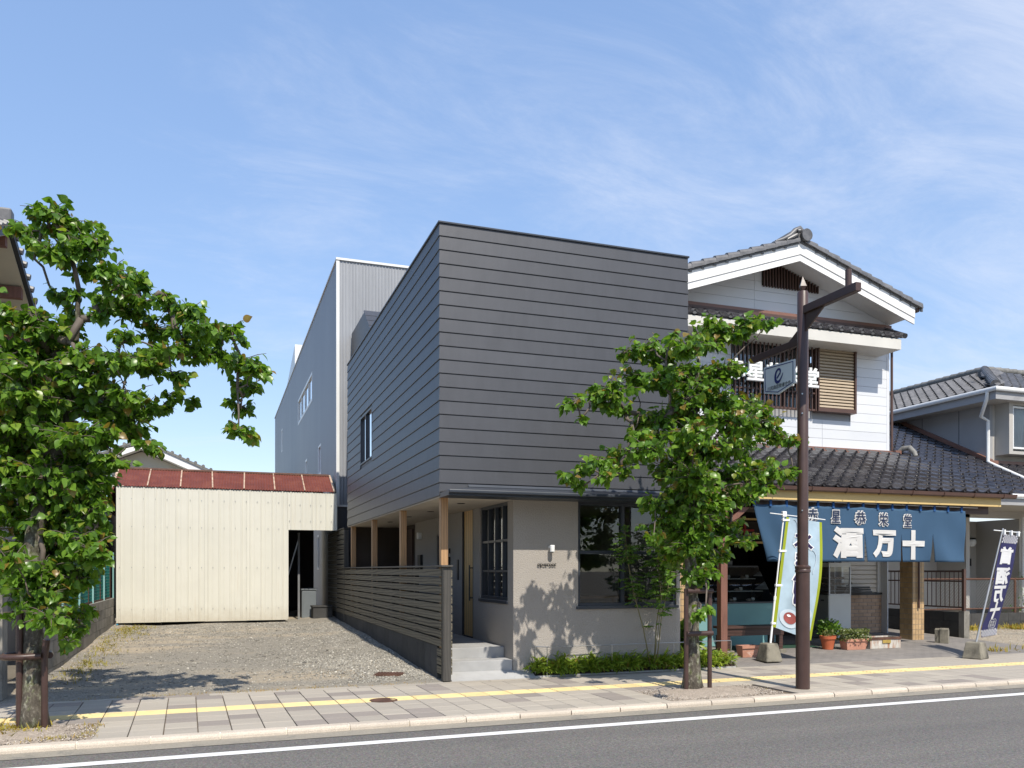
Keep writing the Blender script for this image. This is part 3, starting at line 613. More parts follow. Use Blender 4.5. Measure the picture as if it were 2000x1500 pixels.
# porch ceiling, canopy
build('soffit', MB().box(XA-.004, XR, YA-.004, YR, 2.545, 2.562), 'soffit', A)
for (x, y) in ((3.5, 12.2), (3.5, 14.1), (3.45, 15.6), (3.45, 17.4)):
    build('downlight', MB().lathe([(.0, 0), (.062, 0), (.062, -.006), (.048, -.006), (.04, .02), (0, .02)][::-1], (x, y, 2.545), 18), 'black_plastic', A, True)
YC = 10.79
cp = MB(); cp.add([(XA-.01, YC, 2.605), (XR+.02, YC, 2.605), (XR+.02, YA-.026, 2.70), (XA+.42, YA-.026, 2.70), (XA-.01, YA-.026, 2.63)], [(0, 1, 2, 3), (0, 3, 4)])
cp.box(XA-.01, XR+.02, YC, YC+.03, 2.535, 2.604); cp.box(XA-.01, XR+.02, YC+.03, YA-.004, 2.538, 2.556); cp.box(XA-.01, XA+.02, YC+.03, YA-.03, 2.556, 2.603)
build('canopy', cp, 'dark_steel', A)
build('canopy_gutter', MB().box(XA-.02, XR+.03, YC-.055, YC-.002, 2.565, 2.612), 'dark_steel', A, bevel=.012)
build('canopy_flashing', MB().prism([(YA-.05, 2.70), (YA-.024, 2.70), (YA-.024, 2.735)], 0, XA+.4, XR), 'dark_steel', A)
# ground floor: stucco walls with openings; front wall plane YW, side wall plane XS
YW, XS = 11.33, 4.03
fx0, fx1, fz0, fz1 = 5.045, 6.70, 1.0, 2.545
def wallbox(*b): return build('stucco_wall', MB().box(*b), 'stucco', A)
mb = MB(); T = .16
mb.box(XS, fx0, YW, YW+T, 0.02, 2.545); mb.box(fx0, fx1, YW, YW+T, .02, fz0)
mb.box(XS, XS+T, YW+T, 11.58, .02, 2.545); mb.box(XS, XS+T, 11.58, 12.95, .02, 1.08); mb.box(XS, XS+T, 12.95, 13.32, .02, 2.545); mb.box(XS, XS+T, 13.97, 15.45, .02, 2.545); mb.box(XS, XS+T, 15.45, 15.75, .02, 1.55); mb.box(XS, XS+T, 15.45, 15.75, 2.22, 2.545)
mb.box(XS, XS+T, 15.75, 17.6, .02, 2.545)
build('stucco_wall', mb, 'stucco', A)
mb = MB(); cx_, cy_, rr = XR-.16, YW+.30, .30                   # the rounded right-hand end
arc = [(cx_+rr*.55*math.sin(t)*1.0, cy_-rr*math.cos(t)) for t in [math.pi/2*k/8 for k in range(9)]]
arc = [(fx1, YW)]+arc+[(arc[-1][0], 18.), (fx1, 18.)]; mb.prism(arc, 2, .02, 2.545); build('stucco_end_wall', mb, 'stucco', A, True)
window('shop_window', A, fx0, fx1, fz0, fz1, YW+.03, 'y', .045, .10, 'dark_steel', 'glass', (5.80,), (1.80,), .05, .06)
window('porch_window', A, 11.58, 12.95, 1.08, 2.545, XS+.03, 'x', .05, .10, 'dark_steel', 'glass', (11.90, 12.26, 12.61), (1.52, 1.98), .035, .05)
window('small_window', A, 15.45, 15.75, 1.55, 2.22, XS+.02, 'x', .03, .08, 'dark_steel', 'glass_dark')
dr = build('door', MB().box(XS+.03, XS+.075, 13.34, 13.95, .42, 2.545), 'door_wood', A)
build('handle', MB().path([(XS-.03, 13.44, 1.02), (XS-.03, 13.44, 1.62)], .012, 10).box(XS-.03, XS+.035, 13.435, 13.445, 1.06, 1.08).box(XS-.03, XS+.035, 13.435, 13.445, 1.56, 1.58), 'dark_trim', dr)
for z in (.75, 1.55, 2.3): build('hinge', MB().path([(XS+.02, 13.955, z), (XS+.02, 13.955, z+.1)], .009, 8), 'dark_trim', dr)
for k in range(4): build('board_groove', MB().box(XS+.0275, XS+.031, 13.42+k*.125, 13.424+k*.125, .44, 2.53), 'dark_wood', dr)
build('door_frame', MB().box(XS-.004, XS+.05, 13.32, 13.34, .42, 2.545).box(XS-.004, XS+.05, 13.95, 13.97, .42, 2.545).box(XS-.004, XS+.08, 13.32, 13.97, .405, .42), 'dark_trim', A)
build('entry_panel', MB().box(XS-.02, XS, 14.18, 14.26, 1.36, 1.72), 'black_plastic', A, bevel=.004)
for y in (14.75, 14.98): build('meter_box', MB().box(XS-.05, XS, y, y+.09, 1.45, 1.78), 'black_plastic', A, bevel=.006); build('wall_socket', MB().box(XS-.03, XS, y, y+.07, 1.84, 1.93), 'black_plastic', A, bevel=.006)
# porch end: dark timber wall with a second door, lamp and letter box
build('porch_end_wall', MB().box(XA+.10, XS+.3, YR-.14, YR-.04, .3, 2.545).box(XS+.10, XS+.16, 17.6, YR-.14, .3, 2.545), 'interior', A)
build('rear_door', MB().box(XS+.07, XS+.1, 18.2, 19.1, .42, 2.45), 'dark_wood', A)
build('porch_lamp', MB().box(XS-.08, XS+.02, 17.0, 17.14, 2.18, 2.32), 'letter_white', A, bevel=.02)
build('letter_box', MB().box(XS-.06, XS-.002, 16.9, 17.15, 1.5, 1.85), 'black_plastic', A, bevel=.008)
# posts
for y in (11.335, 14.03, 16.76, 19.48): build('timber_post', MB().box(2.96, 3.065, y, y+.105, .41, 2.545), 'post_wood', A, bevel=.006)
# steps, porch floor, sloping apron
mb = MB(); mb.box(3.06, XS-.004, 11.73, YR-.14, .06, .40); build('porch_floor', mb, 'concrete', A, bevel=.006)
build('step', MB().box(3.06, XS-.004, 11.355, 11.726, .03, .245), 'concrete', A, bevel=.006)
mb = MB(); mb.prism([(inner(3.5)-.02, -.03), (11.352, -.03), (11.352, .10), (inner(3.5)-.02, .004)], 0, 3.06, 4.30); build('apron_slab', mb, 'concrete', A)
# wall lamp and raised lettering on the stucco
wl = build('wall_lamp', MB().lathe([(0, 0), (.034, 0), (.036, .006), (.036, .09), (.03, .097), (0, .097)], (4.60, YW-.085, 1.80), 20), 'letter_white', A, True)
build('lamp_arm', MB().box(4.575, 4.60, YW-.06, YW-.001, 1.85, 1.885), 'letter_white', wl); build('lamp_lens', MB().lathe([(0, 0), (.02, 0), (.02, .012), (0, .012)], (4.60, YW-.085, 1.787), 16), 'dark_steel', wl)
lettering('lettering', 'opusroot', 'letter_black', A, lambda u, v, w: (4.54+u, YW-.022-w, 1.606+v), .078, depth=.006)
# dark downpipes at the right-hand edge
for x in (6.98, 7.10): build('downpipe', MB().path([(x, YW+.12, .03), (x, YW+.12, 2.56)], .04, 12), 'dark_steel', A, True)
# the room behind the glass
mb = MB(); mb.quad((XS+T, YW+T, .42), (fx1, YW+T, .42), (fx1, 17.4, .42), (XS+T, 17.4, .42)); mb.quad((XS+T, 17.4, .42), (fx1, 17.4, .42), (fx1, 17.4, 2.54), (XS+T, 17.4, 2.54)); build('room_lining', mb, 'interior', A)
tb_ = thing('table', 'dark wooden table standing inside behind the shop window', 'table', (5.6, 12.4, .42))
build('tabletop', MB().box(5.0, 6.4, 12.1, 12.8, 1.08, 1.12), 'interior_wood', tb_, bevel=.005)
for x in (5.06, 6.3):
    for y in (12.16, 12.7): build('leg', MB().box(x, x+.05, y, y+.05, .42, 1.08), 'interior_wood', tb_)
sh = thing('shelf_unit', 'dark wooden shelf unit against the back wall of the room', 'shelf', (5.5, 17.2, .42))
for z in (.8, 1.25, 1.7, 2.1): build('shelf', MB().box(4.6, 6.6, 16.95, 17.35, z, z+.03), 'interior_wood', sh)
for x in (4.6, 5.6, 6.57): build('upright', MB().box(x, x+.03, 16.95, 17.35, .42, 2.3), 'interior_wood', sh)
for k in range(16): build('book', MB().box(4.7+k*.11+(.1 if k > 7 else 0), 4.76+k*.11+(.1 if k > 7 else 0), 17.0, 17.25, (.83, 1.28, 1.73)[k % 3], (.83, 1.28, 1.73)[k % 3]+.2+.05*(k % 4)), ('paper', 'ink_red', 'interior_wood', 'blue_box')[k % 4], sh)

# ================================================================ PLANTED BED in front of the stucco wall
mb = MB(); nx = 40; P_ = []
for i in range(nx+1):
    x = 4.2+(7.72-4.2)*i/nx; ye = inner(x)+.01
    if i < 4: ye += (4-i)*.06
    P_ += [(x, ye, .02), (x, (ye+YW)/2, .075+random.uniform(-.01, .02)), (x, YW+.02 if x < 6.86 else YW+.25, .10)]
mb.add(P_, [(3*i+j, 3*i+3+j, 3*i+4+j, 3*i+1+j) for i in range(nx) for j in range(2)]); bed = struct('planting_bed', mb, 'soil', smooth='all')
build('edging', MB().add([(4.3, inner(4.3)-.012, -.01), (7.72, inner(7.72)-.012, -.01), (7.72, inner(7.72)+.012, -.01), (4.3, inner(4.3)+.012, -.01), (4.3, inner(4.3)-.012, .022), (7.72, inner(7.72)-.012, .022), (7.72, inner(7.72)+.012, .022), (4.3, inner(4.3)+.012, .022)], [(0, 1, 5, 4), (4, 5, 6, 7), (2, 3, 7, 6), (3, 0, 4, 7), (1, 2, 6, 5)]), 'concrete', bed)
tufts = []
for _ in range(175):
    x = rng.uniform(4.26, 7.68); t = rng.uniform(.02, .92)
    if x < 4.55 and t < .35: continue
    y0 = inner(x)+.05; tufts.append((x, y0+(YW+(.22 if x > 6.86 else -.02)-y0)*t, .05+.04*t))
tufts = np.array(tufts); hh = rng.uniform(.06, .24, len(tufts)); pos = np.repeat(tufts, 44, 0); n = len(pos); H = np.repeat(hh, 44)
dr_ = rng.normal(0, 1, (n, 3)); dr_[:, 2] = 0; dr_ /= np.linalg.norm(dr_, axis=1, keepdims=True); rad = rng.uniform(0, 1, n)
pos = pos+dr_*(rad*.11)[:, None]; pos[:, 2] += H*rng.uniform(.05, 1., n)*(1-.65*rad)
tip = dr_*rng.uniform(.5, 1.2, (n, 1)); tip[:, 2] = rng.uniform(-.5, .9, n)
foliage('ground_cover', pos, tip, rng.uniform(.07, .16, n), np.clip(rng.normal(.55, .22, n)+(rng.uniform(0, 1, n) > .97)*.5, 0, 1), 'groundcover', bed, BLADE_V, BLADE_F, .17)
# thin steel rail round the bed
rl = thing('garden_rail', 'thin stainless steel rail along the planted bed', 'railing', (5.6, 11.15, 0))
cor = [(4.36, 11.31), (4.50, inner(4.5)+.035), (5.55, inner(5.55)+.035), (6.61, inner(6.6)+.035), (7.66, inner(7.66)+.035)]
for x, y in cor: build('rail_post', MB().path([(x, y, .01), (x, y, .42)], .0075, 8), 'steel', rl, True)
build('top_rail', MB().path([(x, y, .425) for x, y in cor], .006, 8), 'steel', rl)

# ================================================================ SLATTED FENCE
F = thing('slatted_fence', 'grey-brown horizontal timber slat fence beside the gravel lot', 'fence', (2.9, 11.1, 0))
XF = 2.945
for k in range(9):
    z0 = .478+k*.1215
    build('slat', MB().box(XF-.022, XF, 11.20, 20.35, z0, z0+.099), 'fence_wood', F)
    build('slat', MB().box(XF+.078, XF+.098, 11.20, 20.2, z0, z0+.099), 'fence_wood', F)
for k in range(20):
    z0 = .478+k*.1215
    if z0 < 2.45: build('slat', MB().box(XF-.022, XF, 20.46, 23.5, z0, z0+.099), 'fence_wood', F)
for k in range(3): build('slat', MB().box(XF-.022, XF, 11.20, 11.42, .10+k*.122, .199+k*.122), 'fence_wood', F)
for y in (12.9, 14.75, 16.6, 18.45): build('fence_post', MB().box(XF+.002, XF+.07, y, y+.07, .3, 1.565), 'fence_post', F)
build('end_post', MB().box(XF-.015, XF+.095, 11.085, 11.195, .012, 1.572), 'fence_post', F, bevel=.004)
for k in range(12): build('slat_end', MB().box(XF+.097, XF+.112, 11.09, 11.2, .10+k*.1215, .199+k*.1215), 'fence_wood', F)
build('tall_post', MB().box(XF-.026, XF+.09, 20.352, 20.458, .3, 2.52), 'fence_post', F, bevel=.004)
build('fence_cap', MB().box(XF-.045, XF+.115, 11.05, 20.35, 1.575, 1.602), 'fence_post', F, bevel=.004)
build('fence_cap', MB().box(XF-.045, XF+.115, 20.34, 23.5, 2.535, 2.56), 'fence_post', F)
for k in range(31):
    y0 = 11.43+k*.39; build('base_block', MB().box(XF-.012, XF+.09, y0+.003, y0+.387, -.05, .47), 'block_dark', F)

# ================================================================ METAL BUILDING behind
B2 = thing('metal_building', 'tall pale grey metal-clad building behind the dark house', 'building', (2.94, 21.77, 0))
X2, Y2, H2, L2 = 2.936, 21.77, 9.50, 45.6
def ribbed(x0, x1, fn, pitch, depth, z0, z1, flat=.5):
    """vertical ribs along one run; fn(t, d, z) -> point"""
    mb = MB(); pts = []; x = x0
    while x < x1-1e-6:
        for t, d in ((0, 0), (flat, 0), (flat+.1, depth), (.9, depth)):
            xx = x+t*pitch
            if xx <= x1: pts.append((xx, d))
        x += pitch
    pts.append((x1, 0)); n = len(pts)
    mb.add([fn(a, d, z0) for a, d in pts]+[fn(a, d, z1) for a, d in pts], [(i, i+1, n+i+1, n+i) for i in range(n-1)]); return mb
build('front_sheet', ribbed(X2, 10., lambda a, d, z: (a, Y2-d, z), .085, .012, 3.22, H2, .55), 'cladding_light', B2)
build('front_lower_wall', MB().box(X2+.003, 10, Y2+.01, Y2+.1, 0, 3.2), 'cladding', B2)
wins = [((27.6, 32.5), (7.0, 7.95)), ((40.4, 41.0), (7.1, 8.16)), ((25.2, 25.9), (4.38, 5.29)), ((29.2, 29.8), (4.6, 5.34)), ((25.7, 26.1), (1.55, 2.6)), ((30.2, 30.6), (1.55, 2.6))]
ycuts = sorted({Y2+.02, L2, *[q for wn_, _ in wins for q in wn_]}); mb = MB()
for a0, a1 in zip(ycuts, ycuts[1:]):
    holes = sorted([zz for (w0, w1), zz in wins if w0 <= a0+1e-6 and w1 >= a1-1e-6]); z = 0.
    for h0, h1 in holes+[(H2, H2)]:
        if h0 > z: mb.box(X2, X2+.12, a0, a1, z, h0)
        z = h1
build('side_wall', mb, 'side_sheet', B2)
for (w0, w1), (z0, z1) in wins:
    big = w1-w0 > 2
    window('window', B2, w0, w1, z0, z1, X2-.004, 'x', .10 if big else .07, .08, 'white_metal', 'glass_dark', tuple(w0+(w1-w0)*k/4 for k in (1, 2, 3)) if big else (), (), .04)
build('back_lining', MB().box(X2+.5, X2+.55, Y2+.5, L2, .2, 9.3), 'interior_dark', B2)
build('roof', MB().box(X2+.02, 10, Y2+.1, L2, 9.3, 9.4), 'cladding_light', B2); build('far_wall', MB().box(9.9, 10, Y2+.1, L2, 0, 9.3).box(X2+.12, 9.9, L2-.1, L2, 0, 9.3), 'cladding_light', B2)
build('corner_trim', MB().box(X2-.02, X2+.06, Y2-.025, Y2+.018, 3.2, H2), 'white_metal', B2); build('coping', MB().box(X2-.03, 10, Y2-.045, Y2+.1, H2+.002, H2+.06).box(X2-.03, X2+.14, Y2+.1, L2+.03, H2+.002, H2+.045), 'white_metal', B2)
build('drip_trim', MB().box(X2-.02, 10, Y2-.045, Y2+.02, 3.165, 3.215), 'white_metal', B2); build('downpipe', MB().path([(X2+.33, Y2-.35, .0), (X2+.33, Y2-.35, 2.95), (X2+.33, Y2-.1, 3.15)], .035, 10), 'galv', B2, True)
build('roof_box', MB().prism([(34.0, 9.2), (38.0, 9.2), (38.0, 9.62), (34.0, 10.45)], 0, X2+.01, 6.0), 'white_metal', B2)

# ================================================================ CREAM SHED
S = thing('metal_shed', 'cream corrugated metal shed with rusty red roof at the end of the lot', 'shed', (0, 21.3, .2))
YS = 21.3; rib = lambda a, d, z: (a, YS-d, z)
def shed_ribs(x0, x1, z0, z1):
    mb = MB(); pts = []; x = x0
    while x < x1-.001:
        for t, d in ((0, .0), (.055, 0), (.062, .014), (.088, .014), (.095, 0), (.16, 0), (.166, .004), (.18, .004), (.186, 0), (.25, 0)):
            if x+t <= x1: pts.append((x+t, d))
        x += .254
    pts.append((x1, 0)); n = len(pts); mb.add([(a, YS-d, z0) for a, d in pts]+[(a, YS-d, z1) for a, d in pts], [(i, i+1, n+i+1, n+i) for i in range(n-1)]); return mb
for i in range(4):
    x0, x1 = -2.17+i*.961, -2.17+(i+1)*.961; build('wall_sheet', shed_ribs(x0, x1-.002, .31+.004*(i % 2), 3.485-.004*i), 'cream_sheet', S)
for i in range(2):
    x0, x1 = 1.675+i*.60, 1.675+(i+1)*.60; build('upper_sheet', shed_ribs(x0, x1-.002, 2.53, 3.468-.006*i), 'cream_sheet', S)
mb = MB()
for i in range(20):
    x = -2.095+i*.254
    for z in ((.62, 1.6, 2.55, 3.2) if x < 1.66 else (2.75, 3.15)): mb.box(x-.008, x+.008, YS-.022, YS-.012, z-.008, z+.008)
build('screw_heads', mb, 'galv', S, kind='stuff')
build('edge_trim', MB().box(1.655, 1.69, YS-.004, YS+.06, .33, 2.53), 'cream_sheet', S); build('edge_trim', MB().box(2.845, 2.875, YS-.018, YS+.03, 2.53, 3.46), 'cream_sheet', S)
build('side_wall', MB().box(-2.17, -2.13, YS+.02, 25, .2, 3.5), 'blue_box', S); build('inner_wall', MB().box(1.55, 1.62, YS+.03, 25, .2, 2.6), 'interior_dark', S)
build('rear_wall', MB().box(-2.1, 2.7, 25, 25.1, .2, 3.4), 'interior_dark', S)
nr = 7; xe = np.linspace(-2.22, 2.80, nr+1)
for i in range(nr):
    mb = MB(); k = 22; top = []; bot = []
    for j in range(k+1):
        x = xe[i]+(xe[i+1]-xe[i])*j/k-.01*(i % 2); d = .011*math.cos(j*math.pi); bot.append((x, YS-.03, 3.49+d)); top.append((x-.05*(-1 if x > 0 else .3), YS+1.35, 4.03+d+.004*math.sin(i*2)))
    mb.add(bot+top, [(j, j+1, k+2+j, k+1+j) for j in range(k)]); build('roof_sheet', mb, 'rust_sheet', S)
    if i: build('seam_strip', MB().bar((xe[i], YS-.035, 3.515), (xe[i]+(.05 if xe[i] > 0 else -.015), YS+1.35, 4.055), .03, .012), 'seam', S)
build('verge_strip', MB().bar((2.80, YS-.04, 3.51), (2.86, YS+1.35, 4.05), .045, .03).bar((-2.23, YS-.04, 3.51), (-2.25, YS+1.35, 4.05), .05, .03), 'seam', S)
build('ridge_cap', MB().path([(-2.25, YS+1.37, 4.04), (2.84, YS+1.37, 4.04)], .045, 8), 'rust', S)
build('back_roof', MB().add([(-2.2, YS+1.4, 4.0), (2.8, YS+1.4, 4.0), (2.8, YS+3.9, 3.0), (-2.2, YS+3.9, 3.0)], [(0, 1, 2, 3)]), 'rust_sheet', S)
build('left_flap', MB().prism([(-2.24, 3.48), (-2.42, 2.92), (-2.39, 2.92), (-2.2, 3.48)], 1, YS, YS+3.), 'rust_sheet', S); build('blue_verge', MB().bar((-2.25, YS-.02, 3.86), (-2.44, YS-.02, 2.93), .05, .09), 'letter_teal', S)
build('inner_post', MB().path([(2.02, YS+.9, .2), (2.02, YS+.9, 2.5)], .03, 8), 'galv', S); build('brace', MB().bar((1.75, YS+.9, 1.4), (2.02, YS+.9, 2.35), .03, .03), 'galv', S)
# odds and ends in the gap behind the shed
tag(build('storage_bin', MB().box(2.12, 2.5, YS+1.2, YS+1.6, .27, 1.0).box(2.10, 2.52, YS+1.18, YS+1.62, 1.0, 1.06), 'grey_plastic', None, bevel=.02), 'grey plastic storage bin in the gap beside the shed', 'bin')
tag(build('low_box', MB().box(2.35, 2.84, YS+.6, YS+1.1, .27, .58).box(2.33, 2.86, YS+.58, YS+1.12, .58, .62), 'block_dark', None, bevel=.01), 'low dark box with a flat lid against the slatted fence', 'box')
# ---------------------------------------------------------------- Japanese roof tiles
def pantile(wd, ln, th=.018, amp=.045, mat='roof_tile'):
    """S-profile tile: x across, y up the slope, z out of the roof; eave edge at y = 0"""
    mb = MB(); n = 14; top0 = []; top1 = []; bot0 = []
    for i in range(n+1):
        t = i/n
        z = -.022*math.sin(math.pi*min(t/.7, 1))+(amp*1.1*math.sin(math.pi*(t-.7)/.3) if t > .7 else 0)
        x = (t-.5)*wd*1.04
        top0.append((x, 0, z+.055)); top1.append((x, ln*1.1, z+.004)); bot0.append((x, .004, z+.055-th-.022))
    k = n+1
    mb.add(top0+top1+bot0, [(i, i+1, k+i+1, k+i) for i in range(n)]+[(2*k+i, 2*k+i+1, i+1, i) for i in range(n)]+[(2*k, 0, k), (k-1, 3*k-1, 2*k-1)])
    return mb.mesh('roof_tile', mat, True)
# ================================================================ THE CONFECTIONER'S SHOP-HOUSE
B = thing('shop_house', 'white two-storey shop house with tiled gable roof and blue shop curtain', 'house', (11, 14.8, 0))
YB = 14.8; XL, XW = 7.3, 14.14; CX = 11.2
EY, EZ = 12.0, 2.985; WZ = 4.13; sl_ = (WZ-EZ)/(YB-EY); ang = math.atan(sl_)
# lower tiled roof
tw, tl = .293, .300; nrow = 10; tme = pantile(tw, tl)
build('roof_deck', MB().prism([(EY+.03, EZ-.05), (YB, WZ-.06), (YB, WZ-.01), (EY+.03, EZ-.0)], 0, 7.15, 14.42), 'dark_trim', B)
for r in range(nrow):
    for c_ in range(25):
        x = 14.32-c_*tw; d = r*tl; put('roof_tile', tme, B, (x+random.uniform(-.002, .002), EY+d*math.cos(ang), EZ+d*math.sin(ang)+random.uniform(0, .002)), (ang, 0, random.uniform(-.004, .004)))
mb = MB()
for r in range(nrow):
    d = r*tl; y0, z0 = EY+d*math.cos(ang), EZ+d*math.sin(ang); y1, z1 = EY+(d+tl)*math.cos(ang), EZ+(d+tl)*math.sin(ang)
    build('verge_tile', MB().prism([(y0, z0-.06), (y1, z1-.06), (y1, z1+.05), (y0, z0+.078)], 0, 14.44, 14.49), 'roof_tile', B)
for c_ in range(25):
    x = 14.36-c_*tw+.11; build('round_end_tile', MB().path([(x-.02, EY-.012, EZ+.058), (x-.02, EY+.05, EZ+.066)], .042, 12), 'roof_tile', B, True)
# ridge ornament where the roof meets the wall
build('ridge_end_tile', MB().path([(14.36, 14.74, 4.15), (14.42, 14.66, 4.24), (14.47, 14.52, 4.24), (14.48, 14.4, 4.12), (14.48, 14.36, 4.03)], [.05, .06, .06, .055, .05], 10), 'roof_tile_old', B, True)
build('wall_flashing', MB().box(7.3, 14.2, YB-.075, YB-.02, WZ-.02, WZ+.055).prism([(YB-.16, WZ-.045), (YB-.02, WZ-.02), (YB-.02, WZ+.01), (YB-.16, WZ-.02)], 0, 7.3, 14.2), 'brown_flash', B)
build('flashing_end', MB().box(14.2, 14.36, YB-.16, YB+.05, WZ-.02, WZ+.06), 'brown_flash', B)
# eave: gutter, brackets, ochre fascia, soffit
gut = [(EY-.10, EZ-.005), (EY-.09, EZ-.065), (EY-.05, EZ-.085), (EY-.005, EZ-.065), (EY+.005, EZ-.005), (EY-.01, EZ-.005), (EY-.02, EZ-.05), (EY-.05, EZ-.07), (EY-.075, EZ-.05), (EY-.085, EZ-.005)]
build('gutter', MB().prism(gut, 0, 7.15, 14.50), 'brown_metal', B)
for x in np.arange(7.5, 14.5, .74): build('gutter_bracket', MB().prism([(EY-.112, EZ+.0), (EY-.10, EZ-.075), (EY-.05, EZ-.097), (EY+.0, EZ-.075), (EY+.02, EZ-.05), (EY+.02, EZ-.035), (EY-.05, EZ-.086)], 0, x, x+.018), 'brown_metal', B)
build('fascia_board', MB().prism([(EY+.02, EZ-.235), (EY+.06, EZ-.235), (EY+.06, EZ-.02), (EY+.03, EZ-.02)], 0, 7.2, 14.22), 'ochre_board', B)
build('fascia_end', MB().prism([(EY+.061, EZ-.235), (YB, EZ-.10), (YB, WZ-.07), (EY+.061, EZ-.06)], 0, 14.18, 14.22), 'ochre_board', B)
build('eave_ceiling', MB().box(7.2, 14.18, EY+.061, YB+.2, EZ-.225, EZ-.21), 'soffit', B)
build('eave_beam', MB().box(7.4, 14.1, 12.20, 12.30, EZ-.37, EZ-.226), 'dark_wood', B)
# brown timber pillar and tan tiled pillar
build('timber_pillar', MB().box(8.06, 8.19, 12.17, 12.30, .03, EZ-.371), 'brown_post', B, bevel=.008)
build('pillar_brace', MB().bar((8.19, 12.24, 2.3), (8.75, 12.24, 2.74), .08, .09), 'brown_post', B)
def tiled_pillar(name, x0, x1, y0, y1, z0, z1, nx, ny):
    core = build(name, MB().box(x0, x1, y0, y1, z0, z1), 'mortar', B); px_, py_ = (x1-x0)/nx, (y1-y0)/ny; ph = .108; g = .004
    fm = MB().box(g, px_-g, -.006, 0, g, ph-g).mesh('pillar_tile', 'pillar_tile'); sm = MB().box(-.006, 0, g, py_-g, g, ph-g).mesh('pillar_tile', 'pillar_tile')
    for k in range(int((z1-z0)/ph)):
        for i in range(nx): put('pillar_tile', fm, core, (x0+i*px_, y0, z0+k*ph))
        for i in range(ny): put('pillar_tile', sm, core, (x0, y0+i*py_, z0+k*ph))
tiled_pillar('tiled_pillar', 13.55, 13.85, 13.52, 13.86, .09, 2.74, 4, 3)
tiled_pillar('tiled_pillar', 7.42, 7.78, 12.6, 12.9, .06, 2.74, 3, 2)
build('pillar_pipe', MB().path([(13.68, 13.48, .75), (13.68, 13.48, 2.6)], .02, 8), 'brown_metal', B)
# upper floor siding, one board after another, split at the vertical joints
def gable_z(x): return 7.97-.335*abs(x-CX)
def board(x0, x1, z0, z1, y=YB):
    g = .003; xs_ = [x0+g, x1-g]; tops = [min(z1-g, gable_z(x)) for x in xs_]
    pts = [(x0+g, z0+g), (x1-g, z0+g)]
    cut = []
    for k in range(13):
        x = x1-g-(x1-x0-2*g)*k/12; cut.append((x, max(z0+g, min(z1-g, gable_z(x)))))
    keep = [p for i, p in enumerate(cut) if i in (0, 12) or abs((cut[i+1][1]-p[1])-(p[1]-cut[i-1][1])) > 1e-6]
    poly = pts+keep
    if max(p[1] for p in keep) < z0+.02: return
    build('siding_board', MB().prism(poly, 1, y-.014, y), 'white_siding', B)
win_x0, win_x1, win_z0, win_z1 = 10.03, 13.08, 4.94, 6.40
for k in range(19):
    z0 = WZ+.05+k*.2; z1 = z0+.2; segs = [(XL, 9.6), (9.6, 12.33), (12.33, XW)]
    if 6.45 < z0: segs = [(XL, 10.6), (10.6, XW)]
    for a0, a1 in segs:
        lo, hi = a0, a1
        if z1 > win_z0-.02 and z0 < win_z1+.02:
            if hi > win_x0 and lo < win_x1:
                if lo < win_x0: board(lo, win_x0, z0, z1)
                if hi > win_x1: board(win_x1, hi, z0, z1)
                continue
        board(lo, hi, z0, z1)
build('side_wall', MB().box(XW-.02, XW, YB+.002, 21, .1, 6.75), 'white_siding', B)
build('corner_post', MB().box(XW-.06, XW+.012, YB-.02, YB+.06, WZ+.03, 6.8), 'white_siding', B)
mb = MB(); mb.box(XL, win_x0, YB+.004, YB+.1, WZ-.1, 7.0); mb.box(win_x1, XW-.03, YB+.004, YB+.1, WZ-.1, 6.9); mb.box(win_x0, win_x1, YB+.004, YB+.1, WZ-.1, win_z0); mb.box(win_x0, win_x1, YB+.004, YB+.1, win_z1, 7.0)
mb.prism([(8.9, 7.0), (13.5, 7.0), (CX, gable_z(CX)-.02)], 1, YB+.004, YB+.1); build('wall_backing', mb, 'grey_wall', B)
build('corner_pipe', MB().path([(XW+.06, YB-.04, WZ+.07), (XW+.06, YB-.04, 6.35), (XW+.06, YB-.04, 6.7), (XW+.2, YB+.02, 6.78)], .028, 10), 'brown_metal', B, True)
# middle eave with its own row of tiles
MY, MZ = 14.12, 6.50; m_ang = math.atan((6.84-MZ)/(YB-MY)); hme = pantile(.27, .66)
for c_ in range(22): put('eave_tile', hme, B, (13.78-c_*.27, MY, MZ), (m_ang, 0, 0)); build('round_end_tile', MB().path([(13.78-c_*.27+.10, MY-.02, MZ+.052), (13.78-c_*.27+.10, MY+.05, MZ+.07)], .052, 12), 'roof_tile_grey', B, True)
build('eave_verge_tile', MB().path([(13.93, MY-.03, MZ+.05), (13.93, YB, 6.9)], .055, 10), 'roof_tile', B, True)
build('middle_eave', MB().prism([(MY+.02, MZ-.235), (YB-.016, MZ-.235), (YB-.016, 6.80), (MY+.02, MZ-.015)], 0, 7.4, 13.86), 'eave_paint', B)
build('eave_flashing', MB().box(7.4, 14.12, YB-.12, YB-.016, 6.83, 6.95), 'brown_flash', B); build('flashing_lip', MB().box(7.4, 14.12, YB-.17, YB-.121, 6.80, 6.87), 'brown_metal', B)
